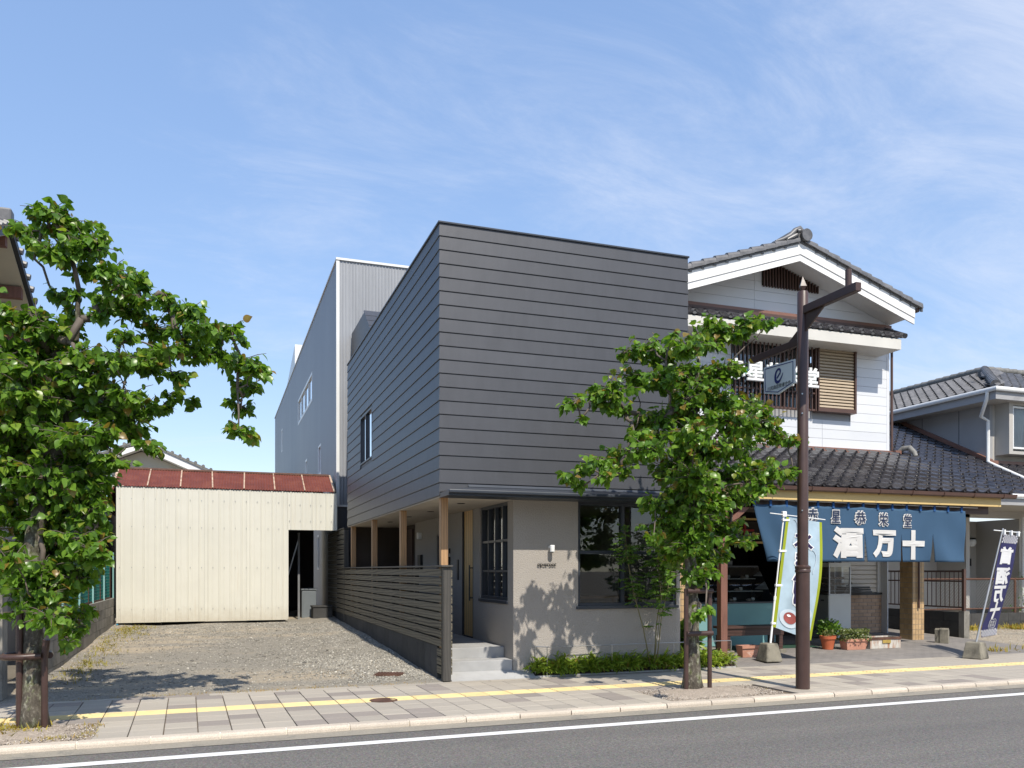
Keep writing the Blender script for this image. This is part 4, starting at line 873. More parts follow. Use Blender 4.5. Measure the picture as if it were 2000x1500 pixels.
# gable roof: bargeboards, soffit, verge tiles, ridge ornament
GY = 14.10
def rafter(name, s_, zt, dz, y0, y1, mat, x_end=2.97):
    a, b = CX, CX+s_*x_end; return build(name, MB().prism([(a, zt), (b, zt-.335*x_end), (b, zt-.335*x_end-dz), (a, zt-dz)], 1, y0, y1), mat, B)
for s_ in (-1, 1):
    rafter('bargeboard', s_, 8.17, .215, GY-.03, GY+.0, 'white_paint'); rafter('bargeboard_lower', s_, 7.952, .13, GY-.012, GY+.02, 'white_paint')
    rafter('gable_soffit', s_, 7.995, .02, GY+.021, YB+.1, 'white_paint', 2.95)
    rafter('roof_slab', s_, 8.215, .044, GY-.05, 21.2, 'roof_tile_grey', 3.02)
    rafter('roof_core', s_, 8.165, .3, YB+.1, 21.0, 'dark_trim', 2.9)
    n = 11; L_ = 3.02/n
    for k in range(n):
        x0 = CX+s_*(k*L_+.06); x1 = CX+s_*((k+1)*L_+.11); z0 = 8.25-.335*(k*L_+.06); z1 = 8.25-.335*((k+1)*L_+.11)
        mb = MB(); up = .035; pts_ = []
        for x, z, lift in ((x0, z0, .0), (x1, z1, .035)):
            ring = []
            for t in range(9):
                q = math.pi*t/8; ring.append((x, GY-.03-.085*math.cos(q)+.02, z+.075*math.sin(q)+lift-.01))
            ring += [(x, GY+.1, z-.05+lift*.3), (x, GY-.10, z-.05+lift*.3)]; pts_ += ring
        m = 11; mb.add(pts_, [(i, (i+1) % m, m+(i+1) % m, m+i) for i in range(m)]+[tuple(range(m)), tuple(range(2*m-1, m-1, -1))]); build('verge_tile', mb, 'roof_tile_grey', B, True)
        build('tile_nail_tab', MB().box(x1-.03, x1+.03, GY-.055, GY-.031, z1-.10, z1-.03), 'roof_tile_grey', B)
    build('eave_gutter', MB().path([(CX+s_*3.06, GY-.02, 7.14), (CX+s_*3.06, 21, 7.14)], .05, 10), 'brown_metal', B)
build('ridge', MB().path([(CX, GY+.08, 8.40), (CX, 21.2, 8.40)], .12, 10), 'roof_tile_grey', B, True)
orn = build('ridge_ornament', MB().lathe([(0, 0), (.13, .0), (.16, .03), (.15, .06), (0, .075)], (0, 0, 0), 20).mesh and MB().path([(CX+.08, GY-.14, 8.32), (CX+.08, GY-.04, 8.32)], .125, 20), 'roof_tile_grey', B, True)
mb = MB(); mb.path([(CX-.62, GY-.04, 8.13), (CX-.45, GY-.05, 8.19), (CX-.28, GY-.05, 8.28), (CX-.15, GY-.05, 8.40), (CX-.04, GY-.05, 8.46), (CX+.03, GY-.05, 8.40), (CX+.0, GY-.05, 8.33)], [.02, .035, .05, .06, .055, .05, .05], 10)
mb.path([(CX-.36, GY-.08, 8.19), (CX-.22, GY-.09, 8.26), (CX-.12, GY-.1, 8.32)], [.02, .04, .03], 8); mb.path([(CX-.14, GY-.12, 8.37), (CX-.09, GY-.14, 8.37)], .04, 10); mb.box(CX-.10, CX+.03, GY-.06, GY+.02, 8.2, 8.40)
build('ornament_scroll', mb, 'roof_tile_grey', orn, True)
# louvred gable vent
vt = build('gable_vent', MB().prism([(10.78, 7.50), (12.2, 7.50), (12.2, 7.50), (12.2, gable_z(12.2)-.03), (11.5, gable_z(11.5)-.01), (CX, gable_z(CX)-.02), (10.78, gable_z(10.78)-.03)], 1, YB-.03, YB-.016), 'interior_dark', B)
for k in range(20):
    x = 10.80+k*.072; build('vent_slat', MB().box(x, x+.026, YB-.07, YB-.031, 7.47, gable_z(x)-.02), 'brown_metal', vt)
# upper window: frosted sashes behind a vertical brown grille, roll shutter box beside it
window('upper_window', B, win_x0, 12.05, win_z0, win_z1, YB+.03, 'y', .05, .08, 'brown_metal', 'glass_dark', (10.7, 11.38), (), .05)
build('room_lining', MB().box(win_x0, 12.05, YB+.3, YB+.34, win_z0, win_z1), 'curtain', B)
gr = build('window_grille', MB().box(win_x0-.02, 12.07, YB-.16, YB-.13, win_z0-.02, win_z0+.02).box(win_x0-.02, 12.07, YB-.16, YB-.13, win_z1-.02, win_z1+.02).box(win_x0-.02, 12.07, YB-.155, YB-.135, 5.28, 5.31).box(win_x0-.02, 12.07, YB-.155, YB-.135, 5.72, 5.75), 'brown_metal', B)
for k in range(21): build('grille_bar', MB().box(win_x0+k*.1005-.012, win_x0+k*.1005+.012, YB-.175, YB-.155, win_z0-.02, win_z1+.02), 'brown_metal', gr)
build('grille_return', MB().box(win_x0-.02, win_x0+.01, YB-.13, YB-.02, win_z0, win_z0+.04).box(12.04, 12.07, YB-.13, YB-.02, win_z0, win_z0+.04), 'brown_metal', gr)
shb = build('shutter_box', MB().box(12.08, 12.11, YB-.20, YB-.016, win_z0-.02, win_z1+.03).box(13.05, 13.09, YB-.20, YB-.016, win_z0-.02, win_z1+.03).box(12.11, 13.05, YB-.20, YB-.016, win_z1-.03, win_z1+.03).box(12.11, 13.05, YB-.20, YB-.016, win_z0-.02, win_z0+.06).box(12.11, 13.05, YB-.10, YB-.06, win_z0+.06, win_z1-.03), 'brown_metal', B)
for k in range(20):
    z = win_z0+.065+k*.0668; build('shutter_slat', MB().prism([(YB-.115, z), (YB-.165, z+.012), (YB-.15, z+.055), (YB-.12, z+.060)], 0, 12.115, 13.045), 'shutter_tan', shb)
# sign of separate white letters on teal backs, in front of the grille
for i, ch in enumerate('赤星恭栄堂'):
    x = 9.95+i*.46; z = 5.62-.01*i
    L1 = lettering('sign_letter', ch, 'letter_white', B, lambda u, v, w, x=x, z=z: (x+u, 14.50-w, z+v), .44, bevel=.016, thick=.03)
    build('letter_backing', MB().box(x-.2, x+.2, 14.55, 14.57, z-.06, z+.08).box(x-.03, x+.03, 14.56, YB-.17, z-.02, z+.02), 'letter_teal', L1)
# ground floor: open shop room
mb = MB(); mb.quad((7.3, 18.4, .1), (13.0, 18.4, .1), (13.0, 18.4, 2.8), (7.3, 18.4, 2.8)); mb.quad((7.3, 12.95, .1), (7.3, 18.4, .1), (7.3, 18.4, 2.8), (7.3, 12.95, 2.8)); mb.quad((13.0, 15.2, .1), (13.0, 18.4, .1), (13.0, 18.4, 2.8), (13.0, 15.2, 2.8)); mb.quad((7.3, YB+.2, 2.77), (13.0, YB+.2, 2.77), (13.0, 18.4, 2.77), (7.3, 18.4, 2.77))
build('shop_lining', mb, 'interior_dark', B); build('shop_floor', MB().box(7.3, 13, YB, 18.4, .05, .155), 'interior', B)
build('name_board', MB().box(8.2, 10.9, 14.0, 14.04, 2.12, 2.5), 'interior_dark', B); build('board_edge', MB().box(8.2, 10.9, 13.99, 14.05, 2.06, 2.1).box(8.2, 10.9, 13.99, 14.05, 2.52, 2.56), 'ochre_board', B)
lettering('board_lettering', '酒万十', 'letter_red', B, lambda u, v, w: (9.35+u, 13.985-w, 2.30+v), .36, bevel=.008, thick=.01, sx=1.25)
build('back_counter', MB().box(9.0, 12.6, 16.6, 17.1, .155, 1.0), 'interior', B)
# tan brick dwarf wall with slatted metal shutter above
YK = 14.99
bw = build('brick_wall', MB().box(13.02, 14.13, YK, YK+.12, .08, .985), 'mortar', B); bme = {}
for r in range(11):
    z = .10+r*.0805; x = 13.03-(.115 if r % 2 else 0)
    while x < 14.12:
        a0, a1 = max(x, 13.024), min(x+.222, 14.126); k = round(a1-a0, 3)
        if a1-a0 > .03:
            if k not in bme: bme[k] = MB().box(0, k, -.007, 0, 0, .070).mesh('brick', 'brick_tan')
            put('brick', bme[k], bw, (a0, YK, z))
        x += .232
build('wall_capping', MB().box(13.0, 14.18, YK-.03, YK+.15, .988, 1.03), 'dark_trim', B)
sw = build('slatted_wall', MB().box(13.02, 14.02, YK+.07, YK+.1, 1.032, 2.75), 'shutter_cream', B)
for k in range(17): build('metal_slat', MB().prism([(YK+.069, 1.04+k*.1), (YK+.03, 1.045+k*.1), (YK+.04, 1.125+k*.1), (YK+.069, 1.13+k*.1)], 0, 13.08, 14.02), 'shutter_cream', sw)
build('wall_edge', MB().box(14.03, 14.13, YK+.01, YK+.1, 1.032, 2.76), 'white_metal', B); build('wall_edge', MB().box(13.02, 13.07, YK+.0, YK+.1, 1.032, 2.76), 'white_metal', B)
build('downpipe', MB().path([(14.22, YK-.05, .12), (14.22, YK-.05, 2.75)], .03, 10), 'brown_metal', B, True); build('edge_pole', MB().box(14.14, 14.17, YK-.06, YK-.02, .12, 1.0), 'dark_steel', B)

# ---------------------------------------------------------------- shop fittings
dc = thing('display_case', 'glass display case with teal base and cakes inside the dark shop', 'display case', (9.3, 13.7, .1))
build('base', MB().box(7.95, 10.2, 13.55, 14.25, .10, .90), 'cloth_teal', dc, bevel=.01)
build('case_frame', MB().box(7.95, 10.2, 13.54, 14.25, .902, .93).box(7.95, 10.0, 13.82, 14.25, 1.59, 1.62).box(7.95, 7.98, 13.6, 14.2, .93, 1.59), 'dark_steel', dc)
build('slanted_glass', MB().quad((7.98, 13.56, .93), (10.18, 13.56, .93), (10.0, 13.82, 1.59), (7.98, 13.82, 1.59)), 'glass', dc); build('end_glass', MB().quad((10.18, 13.56, .93), (10.18, 14.24, .93), (10.0, 14.24, 1.59), (10.0, 13.82, 1.59)), 'glass', dc)
build('back_panel', MB().box(7.98, 10.1, 14.2, 14.24, .93, 1.59), 'interior_dark', dc)
for z, x1, y0 in ((1.12, 10.05, 13.74), (1.36, 9.95, 13.84)): build('shelf', MB().box(7.98, x1, y0, 14.2, z, z+.012), 'white_metal', dc)
for i in range(13):
    z = (.93, 1.132, 1.372)[i % 3]; x = 8.2+.14*i; cake = MB()
    for k in range(3): cake.lathe([(.0, 0), (.035, 0), (.045, .02), (.03, .045), (0, .05)], (x+.04*k-.04, 13.92+.05*(k % 2), z), 10)
    build('cake', cake, 'tray_food', dc, True); build('price_card', MB().add([(x, 13.86, z+.02), (x+.07, 13.86, z+.02), (x+.07, 13.88, z+.07), (x, 13.88, z+.07)], [(0, 1, 2, 3)]), 'paper', dc)
tag(build('cash_tray', MB().box(9.0, 9.5, 13.95, 14.2, 1.625, 1.72).box(9.05, 9.45, 13.9, 13.949, 1.64, 1.70), 'grey_plastic', None, bevel=.01), 'small grey box on top of the glass display case', 'box')
fr = thing('cake_cooler', 'upright white cooler with glass door and steamed buns on shelves', 'cooler', (12.1, 14.2, .1))
fx, fy = 11.86, 14.02
build('lower_cabinet', MB().box(fx, fx+.56, fy, fy+.5, .13, 1.02), 'white_fridge', fr, bevel=.01); build('side_panel', MB().box(fx-.012, fx-.001, fy+.01, fy+.5, .13, 1.02), 'grey_fridge', fr)
build('top_hood', MB().box(fx, fx+.56, fy, fy+.5, 1.60, 1.69), 'white_fridge', fr, bevel=.006); build('back_wall', MB().box(fx+.02, fx+.54, fy+.46, fy+.5, 1.02, 1.6), 'interior', fr)
build('door_frame', MB().box(fx, fx+.03, fy, fy+.03, 1.02, 1.6).box(fx+.53, fx+.56, fy, fy+.03, 1.02, 1.6).box(fx+.03, fx+.53, fy, fy+.03, 1.02, 1.045).box(fx, fx+.03, fy+.47, fy+.5, 1.02, 1.6).box(fx+.53, fx+.56, fy+.47, fy+.5, 1.02, 1.6), 'galv', fr)
build('front_glass', MB().quad((fx+.03, fy+.01, 1.045), (fx+.53, fy+.01, 1.045), (fx+.53, fy+.01, 1.6), (fx+.03, fy+.01, 1.6)), 'glass', fr); build('side_glass', MB().quad((fx+.005, fy+.47, 1.02), (fx+.005, fy+.03, 1.02), (fx+.005, fy+.03, 1.6), (fx+.005, fy+.47, 1.6)), 'glass', fr)
for z in (1.10, 1.22, 1.34):
    build('shelf', MB().box(fx+.03, fx+.53, fy+.04, fy+.45, z, z+.008), 'galv', fr)
    if z > 1.15:
        for k in range(12): build('bun', MB().lathe([(0, 0), (.034, .003), (.038, .02), (.024, .042), (0, .048)], (fx+.075+.08*(k % 6), fy+.12+.13*(k//6)+.01*(k % 2), z+.009), 12), 'tray_food', fr, True)
for k in range(2): build('vent_slot', MB().box(fx-.0135, fx-.0125, fy+.13+.17*k, fy+.23+.17*k, .90, .925), 'black_plastic', fr)
ty = thing('tray_stack', 'stack of black trays lying on the tan brick wall', 'trays', (13.35, 14.95, 1.03))
for k in range(3): build('tray', MB().box(12.88+.03*k, 13.62-.02*k, 14.74+.01*k, 15.03, 1.035+k*.05, 1.05+k*.05).box(12.88+.03*k, 13.62-.02*k, 14.73+.01*k, 14.74+.01*k, 1.035+k*.05, 1.076+k*.05).box(12.87+.03*k, 12.88+.03*k, 14.74, 15.03, 1.035+k*.05, 1.075+k*.05), 'black_plastic', ty)
build('scoop', MB().bar((13.0, 14.8, 1.19), (13.22, 14.9, 1.25), .03, .02), 'black_plastic', ty)
bn = thing('bench', 'dark stained heavy wooden bench in front of the display case', 'bench', (9.2, 12.6, .06))
for k in range(2): build('seat_plank', MB().box(8.35, 9.62, 12.50+k*.19, 12.68+k*.19, .50, .545), 'dark_wood', bn, bevel=.006)
build('apron_rail', MB().box(8.37, 9.6, 12.52, 12.56, .38, .499).box(9.56, 9.6, 12.56, 12.84, .38, .499), 'dark_wood', bn)
for x in (8.4, 9.5):
    for y in (12.53, 12.77): build('leg', MB().box(x, x+.09, y, y+.09, zap(12.6)+.06, .379), 'dark_wood', bn, bevel=.006)
build('stretcher', MB().box(9.52, 9.57, 12.62, 12.77, .17, .23), 'dark_wood', bn)
for x in (8.38, 9.47): build('foot_block', MB().box(x, x+.16, 12.48, 12.9, zap(12.6)-.01, zap(12.6)+.06), 'concrete_old', bn, bevel=.006)
# pots
def potted(name, label, loc, r, h, mat, n, size, spread, hgt, lm, seed, prof=None):
    t = thing(name, label, 'potted plant', loc); p = prof or [(0, 0), (r*.68, 0), (r*.95, h*.78), (r*1.06, h*.78), (r*1.1, h), (r*.95, h), (r*.9, h*.9), (0, h*.9)]
    build('pot', MB().lathe(p, loc, 24), mat, t, True); build('soil', MB().lathe([(0, h*.88), (r*.9, h*.88), (r*.88, h*.92), (0, h*.93)], loc, 20), 'soil', t)
    q = np.random.default_rng(seed); d = q.normal(0, 1, (n, 3)); d /= np.linalg.norm(d, axis=1, keepdims=True); d[:, 2] = abs(d[:, 2]); rad = q.uniform(.15, 1, n)**.6
    pos = np.array(loc)+np.array([0, 0, h])+d*rad[:, None]*np.array([spread, spread, hgt]); tip = d+q.normal(0, .5, (n, 3))
    foliage('foliage', pos, tip, q.uniform(.7, 1.3, n)*size, q.uniform(0, .9, n), lm, t, r=q)
    st_ = MB()
    for k in range(0, n, max(1, n//14)): st_.path([(loc[0], loc[1], loc[2]+h*.9), tuple(pos[k])], .003, 5)
    build('stems', st_, 'green_stem', t)
potted('potted_plant', 'round orange terracotta pot with a few green sprigs', (10.70, 12.68, zap(12.68)), .135, .25, 'terracotta', 60, .04, .12, .10, 'pot_leaf', 1)
potted('potted_plant', 'bushy dark green plant in a black plastic pot', (11.03, 13.05, zap(13.05)), .15, .24, 'black_plastic', 420, .06, .26, .28, 'leaf_fine', 2)
def trough(name, label, x0, x1, y, wd, h, mat, slant, fol):
    z = zap(y); t = thing(name, label, 'planter', ((x0+x1)/2, y, z)); s_ = slant
    mb = MB(); o_ = [(x0+s_, y-wd/2+s_, z), (x1-s_, y-wd/2+s_, z), (x1-s_, y+wd/2-s_, z), (x0+s_, y+wd/2-s_, z), (x0, y-wd/2, z+h), (x1, y-wd/2, z+h), (x1, y+wd/2, z+h), (x0, y+wd/2, z+h)]
    i_ = [(x0+.025, y-wd/2+.025, z+h), (x1-.025, y-wd/2+.025, z+h), (x1-.025, y+wd/2-.025, z+h), (x0+.025, y+wd/2-.025, z+h), (x0+.03, y-wd/2+.03, z+h-.05), (x1-.03, y-wd/2+.03, z+h-.05), (x1-.03, y+wd/2-.03, z+h-.05), (x0+.03, y+wd/2-.03, z+h-.05)]
    mb.add(o_+i_, [(0, 3, 2, 1), (0, 1, 5, 4), (1, 2, 6, 5), (2, 3, 7, 6), (3, 0, 4, 7), (4, 5, 9, 8), (5, 6, 10, 9), (6, 7, 11, 10), (7, 4, 8, 11), (8, 9, 13, 12), (9, 10, 14, 13), (10, 11, 15, 14), (11, 8, 12, 15)]); build('trough', mb, mat, t)
    build('soil', MB().box(x0+.03, x1-.03, y-wd/2+.03, y+wd/2-.03, z+h-.08, z+h-.04), 'soil', t)
    build('rim', MB().box(x0-.008, x1+.008, y-wd/2-.012, y-wd/2+.002, z+h-.045, z+h+.004), mat if not slant == .0 else 'rust', t)
    if fol:
        n = 1100; pos = np.stack([rng.uniform(x0-.05, x1+.05, n), y+rng.normal(0, wd*.34, n), z+h+rng.uniform(-.04, .17, n)], 1); d = rng.normal(0, .8, (n, 3)); d[:, 2] = rng.uniform(-.3, .9, n)
        foliage('foliage', pos, d, rng.uniform(.025, .05, n), np.clip(rng.normal(.55, .3, n), 0, 1), 'pot_leaf', t)
    return t
trough('planter', 'long terracotta planter overflowing with variegated leaves', 10.93, 11.42, 12.55, .22, .2, 'terracotta_pale', .03, True)
pt = trough('planter', 'peeling white wooden planter box with rusty rim and name plate', 11.50, 12.22, 12.64, .32, .21, 'peeling', .0, False)
build('name_plate', MB().box(11.78, 11.97, 12.462, 12.476, zap(12.6)+.10, zap(12.6)+.16), 'grass_dry', pt)
t = trough('planter', 'small terracotta planter with openwork sides behind the brown pillar', 8.40, 8.75, 12.15, .2, .2, 'terracotta_pale', .03, False)
potted('potted_plant', 'spiky green plant at the foot of the tiled pillar', (7.55, 12.35, .05), .1, .16, 'black_plastic', 60, .2, .12, .45, 'leaf_fine', 5)
mb = MB(); mb.prism([(-.09, 0), (.09, 0), (.09, .22), (.06, .27), (-.02, .30), (-.09, .27)], 1, -.15, .0); mb.prism([(-.075, 0), (.075, 0), (.075, .24), (.0, .29), (-.075, .26)], 1, .012, .09)
o = put('wheel_stop', mb.mesh('wheel_stop', 'concrete_old'), None, (13.72, 12.98, zap(13)), (0, 0, R(35))); tag(o, 'small pale concrete wheel stop beside the tiled pillar', 'wheel stop')
tag(build('floor_mat', MB().quad((8.9, 13.0, zap(13)+.004), (10.8, 13.0, zap(13)+.004), (10.8, 13.5, zap(13.5)+.004), (8.9, 13.5, zap(13.5)+.004)), 'mat_green'), 'dark green mat on the ground before the display case', 'mat')

# ================================================================ NOREN (shop curtain)
NR = thing('shop_curtain', 'wide blue cloth shop curtain with white brush characters under the eave', 'curtain', (11, 12.1, 1.7))
NX0, NX1, NY = 8.64, 13.39, 12.1
slits = [9.98, 10.98, 11.85, 12.62]
def nwave(x, z):
    t = (2.72-z)/1.05; g = .014*math.sin(x*7.3)+.006*math.sin(x*17+z*3)*t+.012*t*math.sin(x*10.5+1)
    g += .05*t*math.sin(x*2.6+.6)+.02*t*math.sin(x*6.1)
    if x > 12.4: g += .06*math.sin((x-12.4)*5-(2.7-z)*4)*min(1, (x-12.4)*3)*t     # folds from the right corner
    if x < 9.9: g += .10*(9.9-x)*t+.05*math.sin((9.9-x)*7+t*3)*t
    return NY+g
def ntop(x): return 2.675-.018*abs(math.sin((x-NX0)*math.pi/.331))-.009*(x-NX0)/4.75
def npt(x, z):                                               # the left panel is blown in towards the middle
    sh = 0.
    if x < 9.98: sh = .34*((9.98-x)/1.34)*min(1, (2.72-z)/1.05)
    return (x+sh, nwave(x, z), z)
xb = [NX0]+slits+[NX1]; mb = MB(); seen = {}
for i in range(5):                                           # one cloth, slit from knee height down
    nx = 26; nz = 22; idx = []
    for j in range(nz+1):
        for k in range(nx+1):
            x = xb[i]+(xb[i+1]-xb[i])*k/nx; z = ntop(x)+(1.685-ntop(x))*j/nz; zs = max(0, (2.18-z)/.5); xx = x
            if i > 0: xx += (1-k/nx)*.045*zs*(1.5 if i in (1, 4) else .8)
            if i < 4: xx -= (k/nx)*.02*zs
            q = npt(xx, z); key = tuple(round(c_, 4) for c_ in q)
            if key not in seen: seen[key] = len(mb.v); mb.v.append(q)
            idx.append(seen[key])
    for j in range(nz):
        for k in range(nx): mb.f.append(tuple(idx[m] for m in ((j+1)*(nx+1)+k, (j+1)*(nx+1)+k+1, j*(nx+1)+k+1, j*(nx+1)+k))); mb.mi.append(0)
o = build('curtain_cloth', mb, 'noren_blue', NR, 'all')
m = o.modifiers.new('thick', 'SOLIDIFY'); m.thickness = .003
for k in range(15):
    x = NX0+.03+k*.331; zt = 2.80-.009*k*.07
    build('loop', MB().box(x-.022, x+.022, NY-.014, NY+.014, ntop(x)-.035, 2.757-.0018*k), 'noren_loop', NR)
build('curtain_rod', MB().path([(NX0-.1, NY, 2.748), (NX1+.32, NY, 2.722)], .011, 8), 'galv', NR)
for x in (9.6, 11.9): build('rod_hook', MB().path([(x, NY, 2.74), (x, NY+.03, 2.77)], .006, 6), 'galv', NR)
def nfn(cx, cz, off):
    return lambda u, v, w: (cx+u, nwave(cx+u, cz+v)-off-w*.2, cz+v)
for ch, x, z, s_ in (('酒', 10.64, 2.03, .52), ('万', 11.42, 2.01, .48), ('十', 12.15, 2.00, .50)):
    lettering('brush_character', ch, 'cloth_white', NR, nfn(x, z, .014), s_, bevel=.030, thick=.01, sx=1.12, sy=1.05)
for ch, x, z in zip('赤星恭栄堂', (9.88, 10.38, 10.90, 11.44, 11.99), (2.50, 2.485, 2.47, 2.455, 2.44)):
    lettering('outline_character', ch, 'cloth_white', NR, nfn(x, z, .014), .215, bevel=.017, thick=.008, sy=1.15)
    lettering('outline_character_core', ch, 'ink_navy', NR, nfn(x, z, .026), .215, bevel=.0022, thick=.004, sy=1.15)

# ================================================================ BANNERS
def block_base(name, parent, x, y, z, a, b, h, mat):
    mb = MB(); mb.add([(x-a, y-a, z), (x+a, y-a, z), (x+a, y+a, z), (x-a, y+a, z), (x-b, y-b, z+h), (x+b, y-b, z+h), (x+b, y+b, z+h), (x-b, y+b, z+h)], [(0, 3, 2, 1), (4, 5, 6, 7), (0, 1, 5, 4), (1, 2, 6, 5), (2, 3, 7, 6), (3, 0, 4, 7)]); return build(name, mb, mat, parent, bevel=.02)
N1 = thing('advertising_banner', 'pale blue vertical banner with yellow-green edges beside the lamp post', 'banner', (8.62, 11.6, 0))
bx_, by_ = 8.62, 11.60; block_base('concrete_base', N1, bx_-.02, by_, zap(11.6), .16, .105, .30, 'concrete_old')
top = Vector((8.90, by_, 2.50)); bot = Vector((bx_, by_, .3))
build('pole', MB().path([bot-Vector((0, 0, .05)), bot+(top-bot)*.35], .019, 10).path([bot+(top-bot)*.35, top], .013, 10).path([bot+(top-bot)*.335, bot+(top-bot)*.365], .024, 10), 'letter_white', N1, True)
build('cross_bar', MB().path([(8.62, by_, 2.475), (9.70, by_-.04, 2.385)], .008, 8), 'letter_white', N1, True); build('bar_joint', MB().box(8.86, 8.94, by_-.025, by_+.025, 2.42, 2.51), 'letter_white', N1, bevel=.008)
def b1(u, v):            # u 0..1 across, v 0..1 down
    tl_, tr = Vector((8.93, by_-.02, 2.42)), Vector((9.65, by_-.05, 2.34)); bl, br = Vector((8.66, by_-.02, .60)), Vector((9.36, by_-.14, .36))
    p = (tl_*(1-u)+tr*u)*(1-v)+(bl*(1-u)+br*u)*v
    p.x += .03*u*math.sin(math.pi*v)*.9; p.y += .05*math.sin(v*5+u*2.5)*u*(1-.2*v)
    return p
def b1m(u0, u1, off, nu=12, nv=36, v0=0., v1=1.):
    mb = MB(); mb.add([tuple(b1(u0+(u1-u0)*i/nu, v0+(v1-v0)*j/nv)-Vector((0, off, 0))) for j in range(nv+1) for i in range(nu+1)], [((j+1)*(nu+1)+i, (j+1)*(nu+1)+i+1, j*(nu+1)+i+1, j*(nu+1)+i) for j in range(nv) for i in range(nu)]); return mb
build('banner_cloth', b1m(.075, .935, 0), 'banner_blue', N1, 'all'); build('left_edge_band', b1m(0, .075, 0, 3), 'banner_green', N1, 'all'); build('right_edge_band', b1m(.935, 1., 0, 3), 'banner_green', N1, 'all')
for v in (.05, .32, .62, .95):
    q = bot+(top-bot)*((2.46-1.9*v-.3)/2.2); build('clip', MB().box(q.x-.03, q.x+.11, by_-.03, by_+.012, q.z-.018, q.z+.018), 'letter_white', N1, bevel=.005)
def on_b1(u0, v0, off, k=.72, kv=1.95): return lambda u, v, w: tuple(b1(u0+u/k, v0-v/kv)-Vector((0, off+w*.1, 0)))
for ch, u0, v0, s_ in (('水', .52, .18, .34), ('ま', .50, .355, .27), ('ん', .50, .49, .26), ('じ', .50, .615, .26), ('ゅ', .52, .715, .26)):
    lettering('banner_character', ch, 'letter_white', N1, on_b1(u0, v0, .010), s_, bevel=.026, thick=.006); lettering('banner_character_core', ch, 'ink_purple', N1, on_b1(u0, v0, .018), s_, bevel=.010, thick=.004)
def disc(u0, v0, ru, rv, off): return MB().add([tuple(b1(u0+ru*math.cos(q), v0+rv*math.sin(q))-Vector((0, off, 0))) for q in [math.pi*2*i/24 for i in range(24)]], [tuple(range(23, -1, -1))])
build('printed_plate', disc(.36, .885, .25, .08, .012), 'banner_pale', N1); build('printed_cake', disc(.36, .88, .155, .05, .018), 'cake_red', N1); build('printed_shine', disc(.32, .862, .05, .010, .022), 'letter_white', N1); build('printed_plate', disc(.72, .80, .17, .05, .010), 'banner_pale', N1); build('printed_cake', disc(.72, .80, .10, .032, .016), 'cake_red', N1)
for u0, v0 in ((.25, .06), (.78, .30)):
    mb = MB(); mb.path([tuple(b1(u0+.13*math.cos(q)*(1-.1*k), v0+.05*math.sin(q)+.01*k)-Vector((0, .008, 0))) for k, q in enumerate(np.linspace(-1.9, 1.9, 12))], .006, 5); build('printed_swirl', mb, 'banner_pale', N1)
N2 = thing('advertising_banner', 'narrow navy blue leaning banner with white characters and checked ends', 'banner', (12.42, 11.0, 0))
b2x, b2y = 12.44, 11.02; block_base('concrete_base', N2, b2x, b2y, 0, .165, .12, .29, 'concrete_old').rotation_euler[2] = R(20)
t2 = Vector((13.08, b2y, 2.27)); s2 = Vector((b2x+.01, b2y, .26)); build('pole', MB().path([s2, s2+(t2-s2)*.5], .018, 10).path([s2+(t2-s2)*.5, t2], .013, 10), 'galv', N2, True)
build('cross_bar', MB().path([(12.86, b2y, 2.235), (13.48, b2y-.01, 2.20)], .008, 8), 'letter_white', N2, True)
def b2(u, v):
    tl_, tr = Vector((13.07, b2y-.02, 2.17)), Vector((13.44, b2y-.02, 2.14)); bl, br = Vector((12.57, b2y-.02, .36)), Vector((12.88, b2y-.04, .40))
    p = (tl_*(1-u)+tr*u)*(1-v)+(bl*(1-u)+br*u)*v; p.x -= .10*max(0, v-.72)/.28*(1-u)*math.sin(math.pi*min(1, (v-.72)/.28)) if v > .72 else 0; p.y += .02*math.sin(v*7+u*2); return p
def b2m(u0, u1, v0, v1, off, nu, nv): return MB().add([tuple(b2(u0+(u1-u0)*i/nu, v0+(v1-v0)*j/nv)-Vector((0, off, 0))) for j in range(nv+1) for i in range(nu+1)], [((j+1)*(nu+1)+i, (j+1)*(nu+1)+i+1, j*(nu+1)+i+1, j*(nu+1)+i) for j in range(nv) for i in range(nu)])
build('banner_cloth', b2m(0, 1, 0, 1, 0, 10, 40), 'banner_navy', N2, 'all')
chk = MB()
for r0, nr_ in ((0., 5), (.93, 4)):
    for j in range(nr_):
        for i in range(12):
            if (i+j) % 2 == 0: v0 = r0+j*.0165; chk.add(b2m(i/12, (i+1)/12, v0, min(1, v0+.0165), .005, 1, 1).v, [(2, 3, 1, 0)])
build('checked_bands', chk, 'lattice_white', N2)
for ch, v0, s_ in (('首', .205, .33), ('酒', .405, .33), ('万', .585, .33), ('十', .745, .32)):
    lettering('banner_character', ch, 'lattice_white', N2, lambda u, v, w, v0=v0: tuple(b2(.46+u/.36, v0-v/1.8)-Vector((0, .008+w*.2, 0))), s_*.92, bevel=.016, thick=.005, mirror=True, sx=.92)
fr_ = [(.45, .835), (.75, .835), (.80, .85), (.80, .905), (.75, .92), (.45, .92), (.40, .905), (.40, .85), (.45, .835)]
build('seal_mark', MB().path([tuple(b2(u, v)-Vector((0, .008, 0))) for u, v in fr_], .004, 5), 'lattice_white', N2)
lettering('seal_lettering', '堂赤\n栄星', 'lattice_white', N2, lambda u, v, w: tuple(b2(.60+u/.36, .878-v/1.8)-Vector((0, .008, 0))), .055, bevel=.001, thick=.002, mirror=True)
for u in (.05, .5, .95): q = b2(u, 0); build('clip', MB().box(q.x-.015, q.x+.015, b2y-.035, b2y+.012, q.z-.01, q.z+.08), 'letter_white', N2)
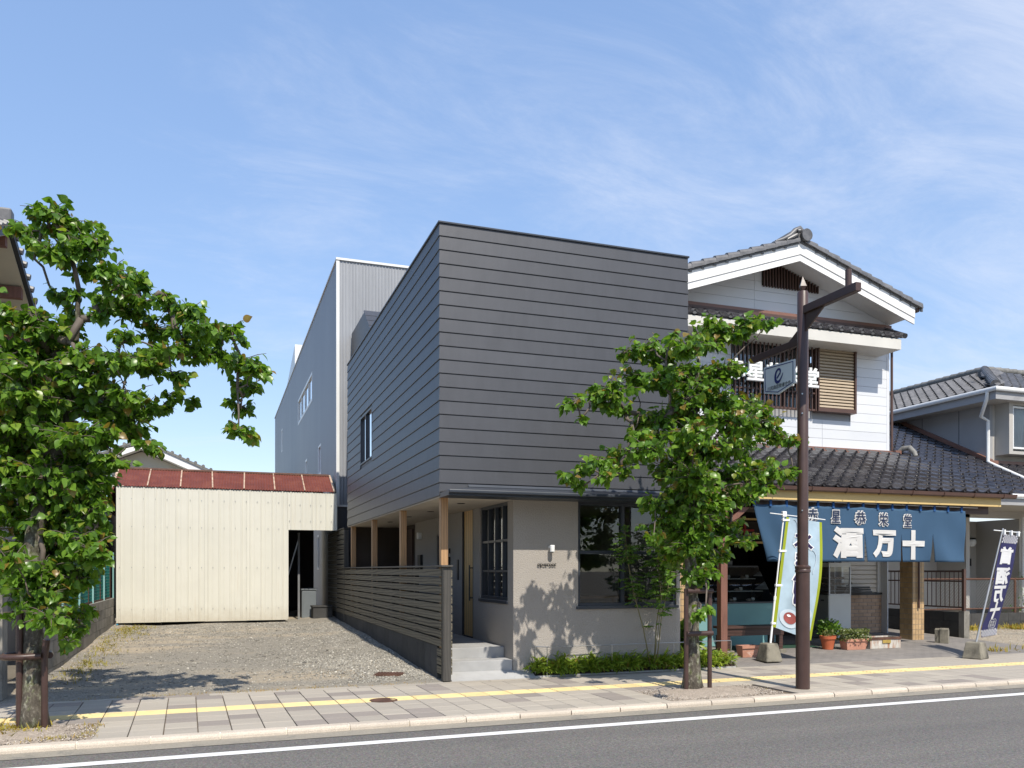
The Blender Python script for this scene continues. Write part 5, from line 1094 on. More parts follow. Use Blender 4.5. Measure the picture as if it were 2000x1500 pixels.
# ================================================================ LAMP POST and hanging sign
LX, LY = 7.16, 8.955
lp = thing('lamp_post', 'tall brown steel lamp post with two side arms at the kerb', 'lamp post', (LX, LY, 0))
build('lower_pole', MB().lathe([(0, 0), (.088, 0), (.088, 1.50), (.098, 1.51), (.098, 1.535), (.092, 1.545), (.098, 1.555), (.098, 1.58), (.07, 1.60), (0, 1.6)], (LX, LY, 0), 28), 'brown_paint', lp, True)
build('upper_pole', MB().lathe([(0, 1.59), (.069, 1.59), (.069, 5.12), (.06, 5.135), (0, 5.135)], (LX, LY, 0), 28), 'brown_paint', lp, True)
mb = MB(); mb.add([(LX+.008*a, LY+.008*b, 5.13) for a, b in ((1, 1), (-1, 1), (-1, -1), (1, -1))]+[(LX+.055*math.cos(q), LY+.055*math.sin(q), 5.20) for q in (.4, 1.97, 3.54, 5.11)]+[(LX, LY, 5.335)], [(0, 1, 5, 4), (1, 2, 6, 5), (2, 3, 7, 6), (3, 0, 4, 7), (4, 5, 8), (5, 6, 8), (6, 7, 8), (7, 4, 8)]); build('finial', mb, 'brown_paint', lp)
build('road_arm', MB().bar((LX, LY-.05, 4.885), (LX, LY-1.0, 4.885), .08, .105), 'brown_paint', lp, bevel=.006); build('arm_bracket', MB().prism([(LY-.06, 4.60), (LY-.42, 4.835), (LY-.06, 4.835)], 0, LX-.01, LX+.01), 'brown_paint', lp)
build('lamp_stub', MB().path([(LX, LY-.83, 4.93), (LX, LY-.83, 5.14)], .038, 14), 'brown_paint', lp, True)
build('sign_arm', MB().bar((LX, LY+.05, 4.50), (LX, LY+1.10, 4.50), .06, .09), 'brown_paint', lp, bevel=.005); build('arm_bracket', MB().prism([(LY+.06, 4.545), (LY+.28, 4.545), (LY+.06, 4.68)], 0, LX-.01, LX+.01), 'brown_paint', lp)
for z in (2.3, 3.55, 3.8): build('bolt', MB().path([(LX-.05, LY-.055, z), (LX-.055, LY-.06, z)], .01, 8), 'steel', lp)
hs = thing('hanging_sign', 'white five-sided sign with blue spiral emblem hanging from the lamp post arm', 'sign', (LX, LY+.48, 3.9))
SP = [(9.765, 4.335), (9.105, 4.30), (9.105, 3.985), (9.45, 3.905), (9.755, 3.975)]
build('sign_board', MB().prism(SP, 0, LX-.008, LX+.008), 'sign_white', hs)
cxs, czs = 9.44, 4.13; ins = [(cxs+(y-cxs)*.90, czs+(z-czs)*.86) for y, z in SP]; mb = MB()
for i in range(5):
    a, b = ins[i], ins[(i+1) % 5]; mb.bar((LX-.010, *a), (LX-.010, *b), .003, .011)
build('sign_border', mb, 'sign_navy', hs)
# the spiral emblem: a tapering stroke that curls in like a letter e (drawn with +u to the right as seen from the left)
def su(u, v): return (LX-.0125, 9.435-u, 4.155+v)
pts_ = [(-.035, -.03), (.0, .0), (.035, .035), (.03, .075), (-.01, .085), (-.05, .055), (-.068, .0), (-.06, -.055), (-.025, -.085), (.02, -.075), (.065, -.03), (.10, .03)]
rad_ = [.012, .013, .013, .014, .015, .017, .020, .022, .021, .017, .011, .003]
sm_p = []; sm_r = []
for i in range(len(pts_)-1):
    p0, p1, p2, p3 = pts_[max(i-1, 0)], pts_[i], pts_[i+1], pts_[min(i+2, len(pts_)-1)]
    for t in (0, .25, .5, .75):
        c_ = [.5*((2*b)+(-a+c)*t+(2*a-5*b+4*c-d)*t*t+(-a+3*b-3*c+d)*t**3) for a, b, c, d in zip(p0, p1, p2, p3)]; sm_p.append(c_); sm_r.append(rad_[i]*(1-t)+rad_[i+1]*t)
mb = MB(); L0 = []; 
for i, (p, r) in enumerate(zip(sm_p, sm_r)):
    a, b = sm_p[max(i-1, 0)], sm_p[min(i+1, len(sm_p)-1)]; tx, ty_ = b[0]-a[0], b[1]-a[1]; n_ = math.hypot(tx, ty_) or 1; L0 += [su(p[0]-ty_/n_*r, p[1]+tx/n_*r), su(p[0]+ty_/n_*r, p[1]-tx/n_*r)]
mb.add(L0, [(2*i, 2*i+1, 2*i+3, 2*i+2) for i in range(len(sm_p)-1)]); build('emblem', mb, 'sign_navy', hs)
lettering('sign_lettering', '川尻商店街連合会', 'sign_grey', hs, lambda u, v, w: (LX-.010-abs(w)*.01, 9.43-u, 4.015+v), .062, bevel=.0006)
for y in (9.22, 9.65): build('hook', MB().path([(LX, y, 4.46), (LX+.012, y, 4.43), (LX-.012, y, 4.38), (LX, y, 4.33)], .006, 6), 'rust', hs)

# ================================================================ TREES
def unproj(px, py, Y):                     # notes taken from the photograph turned into places in the street: point at depth Y
    th = R(YAW); u = (px-1000)/1635.; D = Y/(math.cos(th)-u*math.sin(th))
    return np.array([D*(u*math.cos(th)+math.sin(th)), Y, 1.53+(1114-py)/1635.*D]), D/1635.
def make_tree(name, label, base, trunk, clumps, dens, seed, depth, leafsize, young, rtrunk):
    r = np.random.default_rng(seed); rnd = random.Random(seed)
    T = thing(name, label, 'tree', base)
    # skeleton: trunk nodes, then every clump joined to the nearest node that lies lower and nearer the trunk
    nodes = [np.array(p, float) for p in trunk]; par = [-1]+list(range(len(trunk)-1)); tips = []
    C = []
    for (px, py, rp, dd) in clumps:
        p, k = unproj(px, py, base[1]+dd+r.normal(0, depth)); C.append((p, rp*k))
    ax = np.array(trunk[-1]); order = sorted(range(len(C)), key=lambda i: np.linalg.norm((C[i][0]-np.array([base[0], base[1], C[i][0][2]]))*np.array([1, 1, .5])))
    for i in order:
        p, rad = C[i]; best = None
        for j, q in enumerate(nodes):
            d = np.linalg.norm(p-q); up = p[2]-q[2]
            cost = d*(1 if up > -.05 else 1.2+.2*abs(up))+.6*(j < 2)+.8*math.hypot(p[0]-q[0], p[1]-q[1])
            if j and j < len(trunk) and up < .05: cost += .5
            if best is None or cost < best[0]: best = (cost, j)
        j = best[1]; a = nodes[j]; m = (a+p)/2+r.normal(0, .05, 3)*np.linalg.norm(p-a)+np.array([0, 0, .05*np.linalg.norm(p-a)])
        nodes.append(m); par.append(j); nodes.append(p-np.array([0, 0, rad*.2])); par.append(len(nodes)-2); tips.append(len(nodes)-1)
    cnt = [0]*len(nodes)
    for t in tips:
        k = t
        while k >= 0: cnt[k] += 1; k = par[k]
    tot = max(cnt); R_ = lambda k: max(.006, rtrunk*.72*(cnt[k]/tot)**.52)
    tr = MB(); tp = [np.array(base)+np.array([0, 0, -.03])]+[np.array(p) for p in trunk]
    pts = []; rads = []
    for i in range(len(tp)-1):
        for t in np.linspace(0, 1, 6)[:-1]:
            p = tp[i]*(1-t)+tp[i+1]*t; pts.append(tuple(p+r.normal(0, .006, 3))); z = p[2]-base[2]; rads.append(max(R_(min(i, len(trunk)-1)), rtrunk*(1.25*math.exp(-z*6)*.35+1)*max(.25, 1-z/ (tp[-1][2]*1.25)))*r.uniform(.95, 1.05))
    pts.append(tuple(tp[-1])); rads.append(rads[-1]*.8); tr.path(pts, rads, 14); build('trunk', tr, 'bark', T, 'all')
    limb = MB()
    for k in range(len(trunk), len(nodes)):
        a, b = nodes[par[k]], nodes[k]; m = (a+b)/2+r.normal(0, .025, 3); rk = min(R_(par[k]), R_(k)*1.3)
        limb.path([tuple(a), tuple(m), tuple(b)], [rk, (rk+R_(k))/2, R_(k)], 6)
    pos = []; tip = []; size = []; tint = []; tw_ = []
    for p, rad in C:
        n = int(dens*(rad/.2)**1.7)+5; nt_ = max(3, n//6)
        for q in range(nt_):                                   # leafy shoots: leaves hang in pairs along each
            d = r.normal(0, 1, 3); d /= np.linalg.norm(d); d[2] = d[2]*.7+.1; L = rad*(r.uniform(.45, 1.1) if r.uniform() < .7 else r.uniform(1.0, 1.6)); e = p+d*L*np.array([1.1, 1.1, .95])
            s0 = p+d*L*.25+np.array([0, 0, -.02]); limb.path([tuple(p), tuple(s0*.4+e*.6+np.array([0, 0, .02])), tuple(e)], [.005, .004, .0025], 4, False)
            for w_ in range(max(2, n//nt_)):
                f = r.uniform(.2, 1.0); o = s0*(1-f)+e*f+r.normal(0, .016, 3); out = d*.55+r.normal(0, .6, 3); out[2] = -abs(out[2])*.6-.35 if r.uniform() < .82 else abs(out[2])*.3
                pos.append(o); tip.append(out); size.append(leafsize*r.uniform(.5, 1.15)); outer = f > .85 and d[2] > .1
                tint.append(np.clip(r.normal(.44, .24)+(young*r.uniform(.1, .9) if outer else 0)+(.5 if r.uniform() < .004 else 0), 0, 1))
    build('branches', limb, 'twig', T, 'all', kind='stuff')
    pos = np.array(pos); tip = np.array(tip); size = np.array(size); tint = np.array(tint)
    # the 300 leaves nearest the street side are parts of their own; the rest are one mass
    near = np.argsort(np.linalg.norm(pos-np.array([0, 0, 1.5]), axis=1)-size*2); big = near[:300]; restl = near[300:]
    spin = r.normal(0, .75, len(pos)); Rm = rotmats(len(pos), tip, spin, r); V0 = LEAF_V.copy()
    def mass(idx): return np.einsum('nij,kj->nki', Rm[idx], V0)*size[idx][:, None, None]+pos[idx][:, None, :]
    c = np.array(base)
    o = bpy.data.objects.new('crown', cloud_mesh('crown', mass(restl), LEAF_F, tint[restl], 'leaf', c)); link(o, T); o['kind'] = 'stuff'; WL[o.name] = Vector(base)
    meshes = [cloud_mesh('leaf', V0[None], LEAF_F, np.array([t]), 'leaf') for t in np.linspace(.1, 1, 8)]
    for me_ in meshes+[o.data]: me_.polygons.foreach_set('use_smooth', [True]*len(me_.polygons))
    for i in big:
        lf = bpy.data.objects.new('leaf', meshes[int(np.clip(round((tint[i]-.1)/.9*7), 0, 7))]); link(lf, T)
        m = Matrix([list(Rm[i][q]*size[i])+[pos[i][q]-base[q]] for q in range(3)]+[[0, 0, 0, 1]]); lf.matrix_local = m
    return T
C1 = [(95, 415, 42), (60, 450, 36), (140, 455, 45), (110, 500, 34), (172, 485, 40), (190, 470, 24), (70, 485, 28), (130, 430, 28), (175, 525, 28), (215, 533, 28), (245, 545, 30), (272, 548, 22), (110, 575, 22), (150, 570, 16), (208, 592, 34), (250, 600, 38), (300, 640, 34), (262, 560, 20), (322, 575, 18), (345, 605, 28), (372, 612, 32), (402, 640, 34), (430, 650, 22), (452, 640, 20), (474, 662, 14), (195, 615, 20), (280, 585, 22), (228, 560, 22),
      (330, 680, 34), (380, 690, 36), (425, 690, 30), (466, 705, 34), (500, 722, 24), (482, 752, 30), (470, 795, 24), (466, 838, 24), (486, 850, 14), (515, 728, 12), (20, 620, 44), (70, 622, 38), (30, 680, 50), (92, 680, 44), (130, 640, 26), (150, 692, 38), (40, 740, 46), (182, 722, 40), (222, 705, 32), (262, 712, 34), (300, 722, 26), (345, 735, 22), (372, 786, 12), (312, 796, 20), (335, 770, 16), (145, 610, 20),
      (212, 762, 40), (250, 772, 36), (282, 800, 34), (300, 874, 18), (285, 862, 12), (230, 812, 44), (182, 792, 46), (262, 842, 26), (200, 850, 30), (30, 830, 66), (92, 842, 64), (150, 852, 54), (30, 922, 66), (100, 932, 66), (172, 922, 46), (212, 900, 26), (40, 1000, 62), (110, 1002, 62), (172, 1000, 42), (205, 1015, 16), (60, 1072, 58), (120, 1082, 56), (178, 1072, 34), (40, 1142, 46), (100, 1152, 50), (150, 1132, 34), (188, 1092, 24), (50, 1196, 36), (100, 1205, 36), (140, 1228, 28), (168, 1196, 22), (20, 1100, 38), (132, 1258, 16), (60, 770, 50), (120, 770, 46), (5, 770, 40),
      (-60, 600, 60), (-70, 720, 70), (-80, 840, 80), (-70, 960, 80), (-60, 1080, 60), (-140, 780, 70), (-160, 900, 70), (-90, 500, 50)]
C2 = [(1390, 640, 30), (1432, 650, 30), (1468, 632, 24), (1500, 626, 14), (1372, 668, 30), (1340, 676, 34), (1300, 690, 38), (1252, 682, 28), (1218, 688, 13), (1330, 730, 44), (1380, 742, 44), (1412, 722, 34), (1290, 742, 38), (1242, 742, 36), (1202, 762, 30), (1162, 770, 26), (1125, 782, 16), (1106, 792, 9), (1190, 788, 22), (1222, 800, 16), (1136, 815, 6), (1402, 782, 44), (1342, 782, 36), (1352, 822, 44), (1412, 822, 36), (1292, 812, 28), (1252, 828, 26), (1240, 850, 22), (1282, 850, 34),
      (1452, 792, 30), (1482, 800, 22), (1452, 832, 38), (1492, 832, 26), (1432, 872, 44), (1502, 852, 26), (1540, 860, 18), (1566, 862, 9), (1342, 872, 44), (1382, 882, 44), (1270, 880, 36), (1212, 890, 34), (1172, 900, 26), (1142, 912, 20), (1112, 936, 16), (1100, 928, 10), (1132, 952, 12), (1182, 930, 16), (1216, 918, 20), (1312, 922, 44), (1362, 932, 44), (1422, 932, 38), (1472, 922, 38), (1512, 922, 26), (1542, 922, 18), (1492, 948, 26), (1442, 968, 32), (1392, 980, 40), (1332, 982, 44), (1282, 985, 30), (1302, 1030, 42), (1352, 1040, 46), (1410, 1030, 34), (1440, 1050, 26), (1456, 1060, 12), (1322, 1080, 40), (1372, 1090, 38), (1408, 1082, 22), (1352, 1122, 34), (1386, 1120, 16), (1276, 1050, 18), (1366, 1198, 14), (1378, 1190, 10), (1400, 665, 16), (1310, 660, 16)]
C1 += [(150, 960, 45), (190, 962, 28), (150, 1052, 40), (160, 1112, 30), (140, 890, 45), (200, 940, 24), (192, 1042, 20), (165, 740, 34), (110, 650, 30), (300, 690, 26), (350, 650, 26), (240, 655, 24), (60, 880, 60), (80, 960, 60), (75, 1030, 55), (80, 1110, 50), (75, 1170, 42), (60, 720, 44), (110, 720, 40), (60, 800, 50)]; C2 += [(1355, 850, 40), (1350, 900, 40), (1345, 955, 40), (1350, 1010, 40), (1350, 1065, 36), (1365, 760, 36)]
C1 = [(a, b, c, (-.1 if b > 820 else .05)) for a, b, c in C1]; C2 = [(a, b, c, 0.) for a, b, c in C2]
make_tree('street_tree', 'street tree with long side limb reaching over the gravel lot', (-1.68, 9.27, 0), [(-1.68, 9.27, .9), (-1.70, 9.27, 1.6), (-1.60, 9.25, 2.3), (-1.38, 9.3, 2.95), (-1.32, 9.32, 3.6), (-1.28, 9.3, 4.3)], C1, 165, 11, .26, .094, .55, .105)
make_tree('street_tree', 'compact street tree with dense rounded crown before the stucco wall', (5.775, 9.36, 0), [(5.77, 9.36, .9), (5.74, 9.36, 1.6), (5.72, 9.36, 2.3), (5.76, 9.36, 3.0), (5.80, 9.36, 3.7), (5.86, 9.36, 4.3)], C2, 185, 23, .30, .094, .6, .10)
# tree guards
G1 = thing('tree_guard', 'brown steel tree guard with a curved rail around the lichened trunk', 'tree guard', (-1.68, 9.2, 0))
for x, y in ((-1.79, 9.22), (-1.565, 9.17)): build('guard_post', MB().path([(x, y, -.02), (x, y, .76 if x > -1.7 else 1.25)], .03, 14), 'brown_paint', G1, True)
build('guard_rail', MB().path([(-1.59, 9.13, .705), (-1.72, 9.11, .70), (-1.86, 9.11, .70), (-1.92, 9.16, .70), (-1.93, 9.28, .70), (-1.85, 9.40, .70), (-1.66, 9.43, .70), (-1.55, 9.38, .70), (-1.53, 9.22, .70)], .032, 12), 'brown_paint', G1, True)
build('sawn_post_end', MB().path([(-1.565, 9.17, .70), (-1.545, 9.15, .86)], .034, 12), 'brown_paint', G1, True)
G2 = thing('tree_guard', 'brown steel tree guard with two rails between square-set posts', 'tree guard', (5.775, 9.3, 0))
for x, y in ((5.612, 9.25), (5.955, 9.25)): build('guard_post', MB().path([(x, y, -.02), (x, y, 1.30)], .029, 14), 'brown_paint', G2, True)
for z in (1.27, .73):
    build('guard_rail', MB().path([(5.60, 9.21, z), (5.97, 9.21, z)], .032, 12), 'brown_paint', G2, True)
# slender multi-stem sapling in the bed
SA = thing('sapling', 'slender young tree with fine pinnate leaves before the shop window', 'tree', (6.27, 11.2, .08))
sb = MB(); lp_, lt_, ls_ = [], [], []
stems = [((6.18, 11.2, .08), (6.05, 11.18, .65), (5.86, 11.14, 1.2), (5.74, 11.12, 1.75), (5.70, 11.1, 2.1), .010), ((6.25, 11.22, .08), (6.28, 11.2, .7), (6.34, 11.16, 1.2), (6.40, 11.12, 1.7), (6.38, 11.1, 2.15), .010), ((6.28, 11.2, .08), (6.34, 11.16, .8), (6.45, 11.1, 1.4), (6.55, 11.05, 1.9), (6.52, 11.0, 2.3), .009), ((6.22, 11.18, .08), (6.25, 11.1, .6), (6.28, 11.05, 1.1), (6.2, 11.0, 1.6), (6.16, 11.0, 1.95), .007)]
for a in stems:
    P_ = [np.array(q) for q in a[:5]]; sb.path([tuple(q) for q in P_], [a[5], a[5]*.85, a[5]*.7, a[5]*.5, a[5]*.25], 7)
    for k in range(70):
        f = rng.uniform(.22 if k < 8 else .42, 1.0)*4; i = min(3, int(f)); t = f-i; o = P_[i]*(1-t)+P_[i+1]*t
        d = rng.normal(0, 1, 3); d[2] = rng.uniform(-.3, .5); d /= np.linalg.norm(d); L = rng.uniform(.12, .26); e = o+d*L; e[2] -= L*.15; e[1] = min(e[1], YW-.03); sb.path([tuple(o), tuple((o+e)/2+np.array([0, 0, .015])), tuple(e)], [.0025, .002, .001], 4, False)
        side = np.cross(d, [0, 0, 1.]); side /= np.linalg.norm(side)+1e-6
        for w_ in range(7):
            g = .3+.7*w_/6
            for s_ in (-1, 1): lp_.append(o*(1-g)+e*g); lt_.append(side*s_*1.0+d*.6+np.array([0, 0, -.35])+rng.normal(0, .2, 3)); ls_.append(rng.uniform(.04, .075))
build('stems', sb, 'green_stem', SA, 'all'); n = len(lp_); foliage('crown', np.array(lp_), np.array(lt_), np.array(ls_), np.clip(rng.normal(.5, .25, n), 0, 1), 'leaf_fine', SA, LEAFLET_V, LEAFLET_F, 1.2)

# ================================================================ LEFT SIDE: block wall, netting, neighbour house
BW = thing('block_wall', 'weathered concrete block wall along the left of the gravel lot', 'wall', (-2.3, 16, 0))
bm = MB().box(-.06, .06, .004, .392, .003, .187).mesh('block', 'block')
for r_ in range(5):
    y = 12.05-(.2 if r_ % 2 else 0)
    while y < 21.2: put('block', bm, BW, (-2.28, y, r_*.19-.06)); y += .396
build('wall_core', MB().box(-2.33, -2.23, 12.1, 21.25, -.08, .885), 'mortar', BW)
build('gate_pillar', MB().box(-2.62, -2.38, 11.35, 11.62, -.02, 1.25), 'block', BW, bevel=.01)
NF = thing('net_fence', 'green plastic netting on rusty posts above the block wall', 'fence', (-2.3, 17, .89))
for y in np.arange(12.5, 21.3, 1.72): build('fence_post', MB().path([(-2.29, y, .8), (-2.29, y, 1.95)], .02, 8), 'rust', NF); build('pale_stake', MB().path([(-2.27, y+.55, .85), (-2.27, y+.55, 1.95)], .018, 8), 'letter_teal', NF)
mb = MB()
for k in range(16): mb.bar((-2.285, 12.3, .93+k*.066), (-2.285, 21.2, .93+k*.066), .006, .006)
for k in range(148): mb.bar((-2.285, 12.3+k*.06, .93), (-2.285, 12.3+k*.06, 1.93), .006, .006)
build('netting', mb, 'net_green', NF, kind='stuff'); build('bottom_rail', MB().bar((-2.29, 12.3, .905), (-2.29, 21.25, .905), .03, .025), 'rust', NF)
LH = thing('neighbour_house', 'neighbour house with tiled roof and brown purlins behind the left tree', 'house', (-6, 14, 0))
build('wall', MB().box(-9.5, -3.25, 11.9, 16.6, 0, 5.5).prism([(11.9, 5.5), (16.6, 5.5), (13.3, 6.0)], 0, -9.5, -3.25), 'grey_wall_beige', LH)
RZ, RYc = 6.32, 13.3
for s_, y1 in ((-1, 11.25), (1, 18.2)):
    z1 = RZ-.42*abs(y1-RYc); build('roof_slope', MB().prism([(RYc, RZ), (y1, z1), (y1, z1-.10), (RYc, RZ-.10)], 0, -10, -2.66), 'dark_trim', LH)
    build('soffit', MB().prism([(RYc, RZ-.11), (y1, z1-.11), (y1, z1-.13), (RYc, RZ-.13)], 0, -3.3, -2.72), 'cream_wall', LH)
    nt2 = int(abs(y1-RYc)/.27)
    for k in range(nt2): yy_ = RYc+s_*k*.27*(.92); zz = RZ-.42*abs(yy_-RYc); build('verge_tile', MB().path([(-2.63, yy_, zz+.03), (-2.72, yy_, zz+.05)], .05, 8), 'roof_tile_grey', LH, True)
    mb = MB(); 
    for c_ in range(27):
        xx = -2.8-c_*.27
        for r_ in range(nt2+1):
            a0 = RYc+s_*r_*.27*.92; a1 = RYc+s_*(r_+1)*.27*.92; z0 = RZ-.42*abs(a0-RYc)+.03; z1_ = RZ-.42*abs(a1-RYc)+.05; mb.path([(xx, a0, z0), (xx, a1, z1_)], [.07, .08], 6)
    build('roof_tiles', mb, 'roof_tile_grey', LH, 'all', kind='stuff')
build('ridge', MB().box(-10, -2.66, RYc-.1, RYc+.1, RZ+.02, RZ+.22), 'roof_tile_grey', LH, bevel=.03); build('front_fascia', MB().box(-10, -2.7, 11.2, 11.25, 5.3, 5.42), 'brown_flash', LH)
for y in (12.6, 13.3, 14.3, 15.4, 16.4): z = RZ-.42*abs(y-RYc)-.13; build('purlin', MB().box(-3.26, -2.74, y-.06, y+.06, z-.17, z-.005), 'brown_post', LH)
build('lower_roof', MB().prism([(-2.45, 3.05), (-6, 4.4), (-6, 4.3), (-2.45, 2.95)], 1, 16.7, 23.5), 'dark_trim', LH)
mb = MB()
for c_ in range(26):
    for r_ in range(8): t = r_/8; mb.path([(-2.42-3.5*t, 16.75+c_*.26, 3.10+1.33*t), (-2.42-3.5*(t+.125), 16.75+c_*.26, 3.07+1.33*(t+.125))], [.085, .07], 7)
build('lower_roof_tiles', mb, 'roof_tile_grey', LH, 'all', kind='stuff'); build('rear_wing', MB().box(-8, -2.5, 16.8, 27, 0, 3.1), 'interior', LH)
build('window', MB().box(-3.24, -3.22, 13.2, 14.4, 3.5, 4.5), 'glass_dark', LH); build('downpipe', MB().path([(-3.15, 12.1, 0), (-3.15, 12.1, 5.6)], .045, 10), 'galv', LH, True)
build('hung_cloth', MB().box(-3.2, -3.16, 14.7, 15.1, 3.0, 3.5), 'blue_box', LH)
# far gabled house behind the shed
FH = thing('far_house', 'cream gabled house with white bargeboards showing above the shed roof', 'house', (-2.7, 34, 0))
build('wall', MB().prism([(-6.4, 0), (1.2, 0), (1.2, 4.4), (-2.6, 5.95), (-6.4, 4.4)], 1, 34, 42), 'cream_wall', FH)
for s_ in (-1, 1):
    build('bargeboard', MB().prism([(-2.6, 6.27), (-2.6+s_*4.3, 4.42), (-2.6+s_*4.3, 4.17), (-2.6, 6.0)], 1, 33.5, 33.56), 'white_paint', FH); build('roof_slope', MB().prism([(-2.6, 6.36), (-2.6+s_*4.4, 4.46), (-2.6+s_*4.4, 4.36), (-2.6, 6.27)], 1, 33.45, 42.4), 'roof_tile_old', FH)
    build('soffit', MB().prism([(-2.6, 6.02), (-2.6+s_*4.2, 4.2), (-2.6+s_*4.2, 4.17), (-2.6, 5.99)], 1, 33.56, 34), 'white_paint', FH)
    for k in range(16): build('verge_tile', MB().path([(-2.6+s_*.27*k, 33.44, 6.37-.116*k), (-2.6+s_*.27*k, 33.6, 6.38-.116*k)], .06, 8), 'roof_tile_old', FH, True)

# ================================================================ RIGHT SIDE: grey house, walls and fences
C = thing('grey_house', 'grey rendered two-storey house with dark tiled roofs', 'house', (20, 16.4, .3))
CY, CXL = 16.4, 19.0
cy0, cz0, csl = 14.3, 3.25, .5; cang = math.atan(csl); ctw, ctl = .272, .285; cme = pantile(ctw, ctl, mat='roof_tile')
build('lower_roof_deck', MB().prism([(cy0+.03, cz0-.05), (20.5, cz0+csl*(20.5-cy0)-.06), (20.5, cz0+csl*(20.5-cy0)-.02), (cy0+.03, cz0-.01)], 0, 14.9, CXL-.01).prism([(cy0+.03, cz0-.05), (CY, cz0+csl*(CY-cy0)-.06), (CY, cz0+csl*(CY-cy0)-.02), (cy0+.03, cz0-.01)], 0, CXL-.01, 24), 'dark_trim', C)
cand = []
for r_ in range(24):
    for c_ in range(28):
        x = 15.05+c_*ctw; d = r_*ctl; y = cy0+d*math.cos(cang)
        if x > CXL-.1 and y > CY-.25: continue
        cand.append((x, y, cz0+d*math.sin(cang)))
rest = MB(); src = [v.co.copy() for v in cme.vertices]; srf = [tuple(p.vertices) for p in cme.polygons]; ca, sa = math.cos(cang), math.sin(cang)
cand.sort(key=lambda p: p[1]+.6*max(0, p[0]-19.6)*3)
for i, (x, y, z) in enumerate(cand):
    if i < 300: put('roof_tile', cme, C, (x, y, z), (cang, 0, 0))
    else: rest.add([(x+v.x, y+v.y*ca-v.z*sa, z+v.y*sa+v.z*ca) for v in src], srf)
build('upper_course_tiles', rest, 'roof_tile', C, True, kind='stuff')
build('lower_gutter', MB().path([(14.9, cy0-.05, cz0-.01), (24, cy0-.05, cz0-.01)], .05, 10), 'white_metal', C); build('lower_fascia', MB().box(14.9, 24, cy0+.0, cy0+.04, cz0-.22, cz0-.06), 'grey_wall', C); build('lower_soffit', MB().box(14.9, 24, cy0+.04, CY, cz0-.22, cz0-.2), 'grey_wall_beige', C)
# upper storey
UZ0, UZ1 = 4.0, 6.05
build('upper_side_wall', MB().prism([(CY, UZ0), (22, 6.3), (22, UZ1+.1), (CY, UZ1+.1)], 0, CXL, CXL+.1), 'grey_wall', C)
for y in (17.35, 18.6, 19.9): build('panel_joint', MB().box(CXL-.004, CXL-.001, y, y+.015, cz0+csl*(y-cy0)+.05, UZ1), 'dark_trim', C)
build('upper_front_wall', MB().box(CXL+.1, 24, CY, CY+.1, UZ0, UZ1+.1), 'grey_wall_beige', C)
fl_ = [(CY-.1, cz0+csl*(CY-.1-cy0)+.05), (20.5, cz0+csl*(20.5-cy0)+.05), (20.5, cz0+csl*(20.5-cy0)+.16), (CY-.1, cz0+csl*(CY-.1-cy0)+.16)]
build('step_flashing', MB().prism(fl_, 0, CXL-.10, CXL-.003), 'brown_flash', C); build('front_flashing', MB().box(CXL-.1, 24, CY-.12, CY-.003, cz0+csl*(CY-.1-cy0)+.03, cz0+csl*(CY-.1-cy0)+.13), 'brown_flash', C)
# hip roof: eave on three sides
ex, ey, ez = 18.45, 15.75, 6.12; hs_ = .45; run = 2.6
for nm, poly in (('side_roof', [(ex, ey, ez), (ex, 24, ez), (ex+run, 24-run, ez+hs_*run), (ex+run, ey+run, ez+hs_*run)]), ('front_roof', [(ex, ey, ez), (ex+run, ey+run, ez+hs_*run), (26, ey+run, ez+hs_*run), (28.6, ey, ez)])):
    build(nm, MB().add(poly+[(p[0], p[1], p[2]-.08) for p in poly], [(3, 2, 1, 0) if nm == 'side_roof' else (3, 2, 1, 0), (4, 5, 6, 7)]+[(i, (i+1) % 4, 4+(i+1) % 4, 4+i) for i in range(4)]), 'dark_trim', C)
sa_ = math.atan(hs_); ume = pantile(.29, .29, mat='roof_tile_grey')
for k in range(24):
    y = ey+.12+k*.29
    for r_ in range(9):
        d = r_*.29; xx = ex+d*math.cos(sa_)
        if y-ey < d*math.cos(sa_)-.05 or d*math.cos(sa_) > run-.1: continue
        put('upper_side_tile', ume, C, (xx, y, ez+d*math.sin(sa_)+.01), (sa_, 0, R(-90)))
for k in range(12):
    x = ex+.12+k*.29
    for r_ in range(9):
        d = r_*.29; yy_ = ey+d*math.cos(sa_)
        if x-ex < d*math.cos(sa_)-.05 or d*math.cos(sa_) > run-.1: continue
        put('upper_front_tile', ume, C, (x, yy_, ez+d*math.sin(sa_)+.01), (sa_, 0, 0))
for k in range(13):
    t = k/13; p = Vector((ex+.05+run*t, ey+.05+run*t, ez+.10+hs_*run*t)); q = p+Vector((.2, .2, .09)); build('hip_tile', MB().path([tuple(p), tuple(q)], [.12, .105], 12), 'roof_tile_grey', C, True)
for k in range(20): build('ridge_tile', MB().path([(ex+run, ey+run+k*.28, ez+hs_*run+.07), (ex+run, ey+run+k*.28+.3, ez+hs_*run+.085)], [.09, .1], 10), 'roof_tile_old', C, True)
for k in range(18): build('ridge_tile', MB().path([(ex+run+k*.3, ey+run, ez+hs_*run+.07), (ex+run+k*.3+.32, ey+run, ez+hs_*run+.085)], [.09, .1], 10), 'roof_tile_old', C, True)
build('upper_gutter', MB().path([(ex-.05, 24, ez-.03), (ex-.05, ey-.05, ez-.03), (27, ey-.05, ez-.03)], .06, 10), 'white_metal', C, True); build('upper_fascia', MB().box(ex, ex+.04, ey, 24, ez-.28, ez-.08).box(ex+.04, 27, ey, ey+.04, ez-.28, ez-.08), 'grey_wall', C); build('upper_soffit', MB().box(ex+.04, 26, ey+.04, 23, ez-.27, ez-.25), 'grey_wall_beige', C)
dpx = 18.62
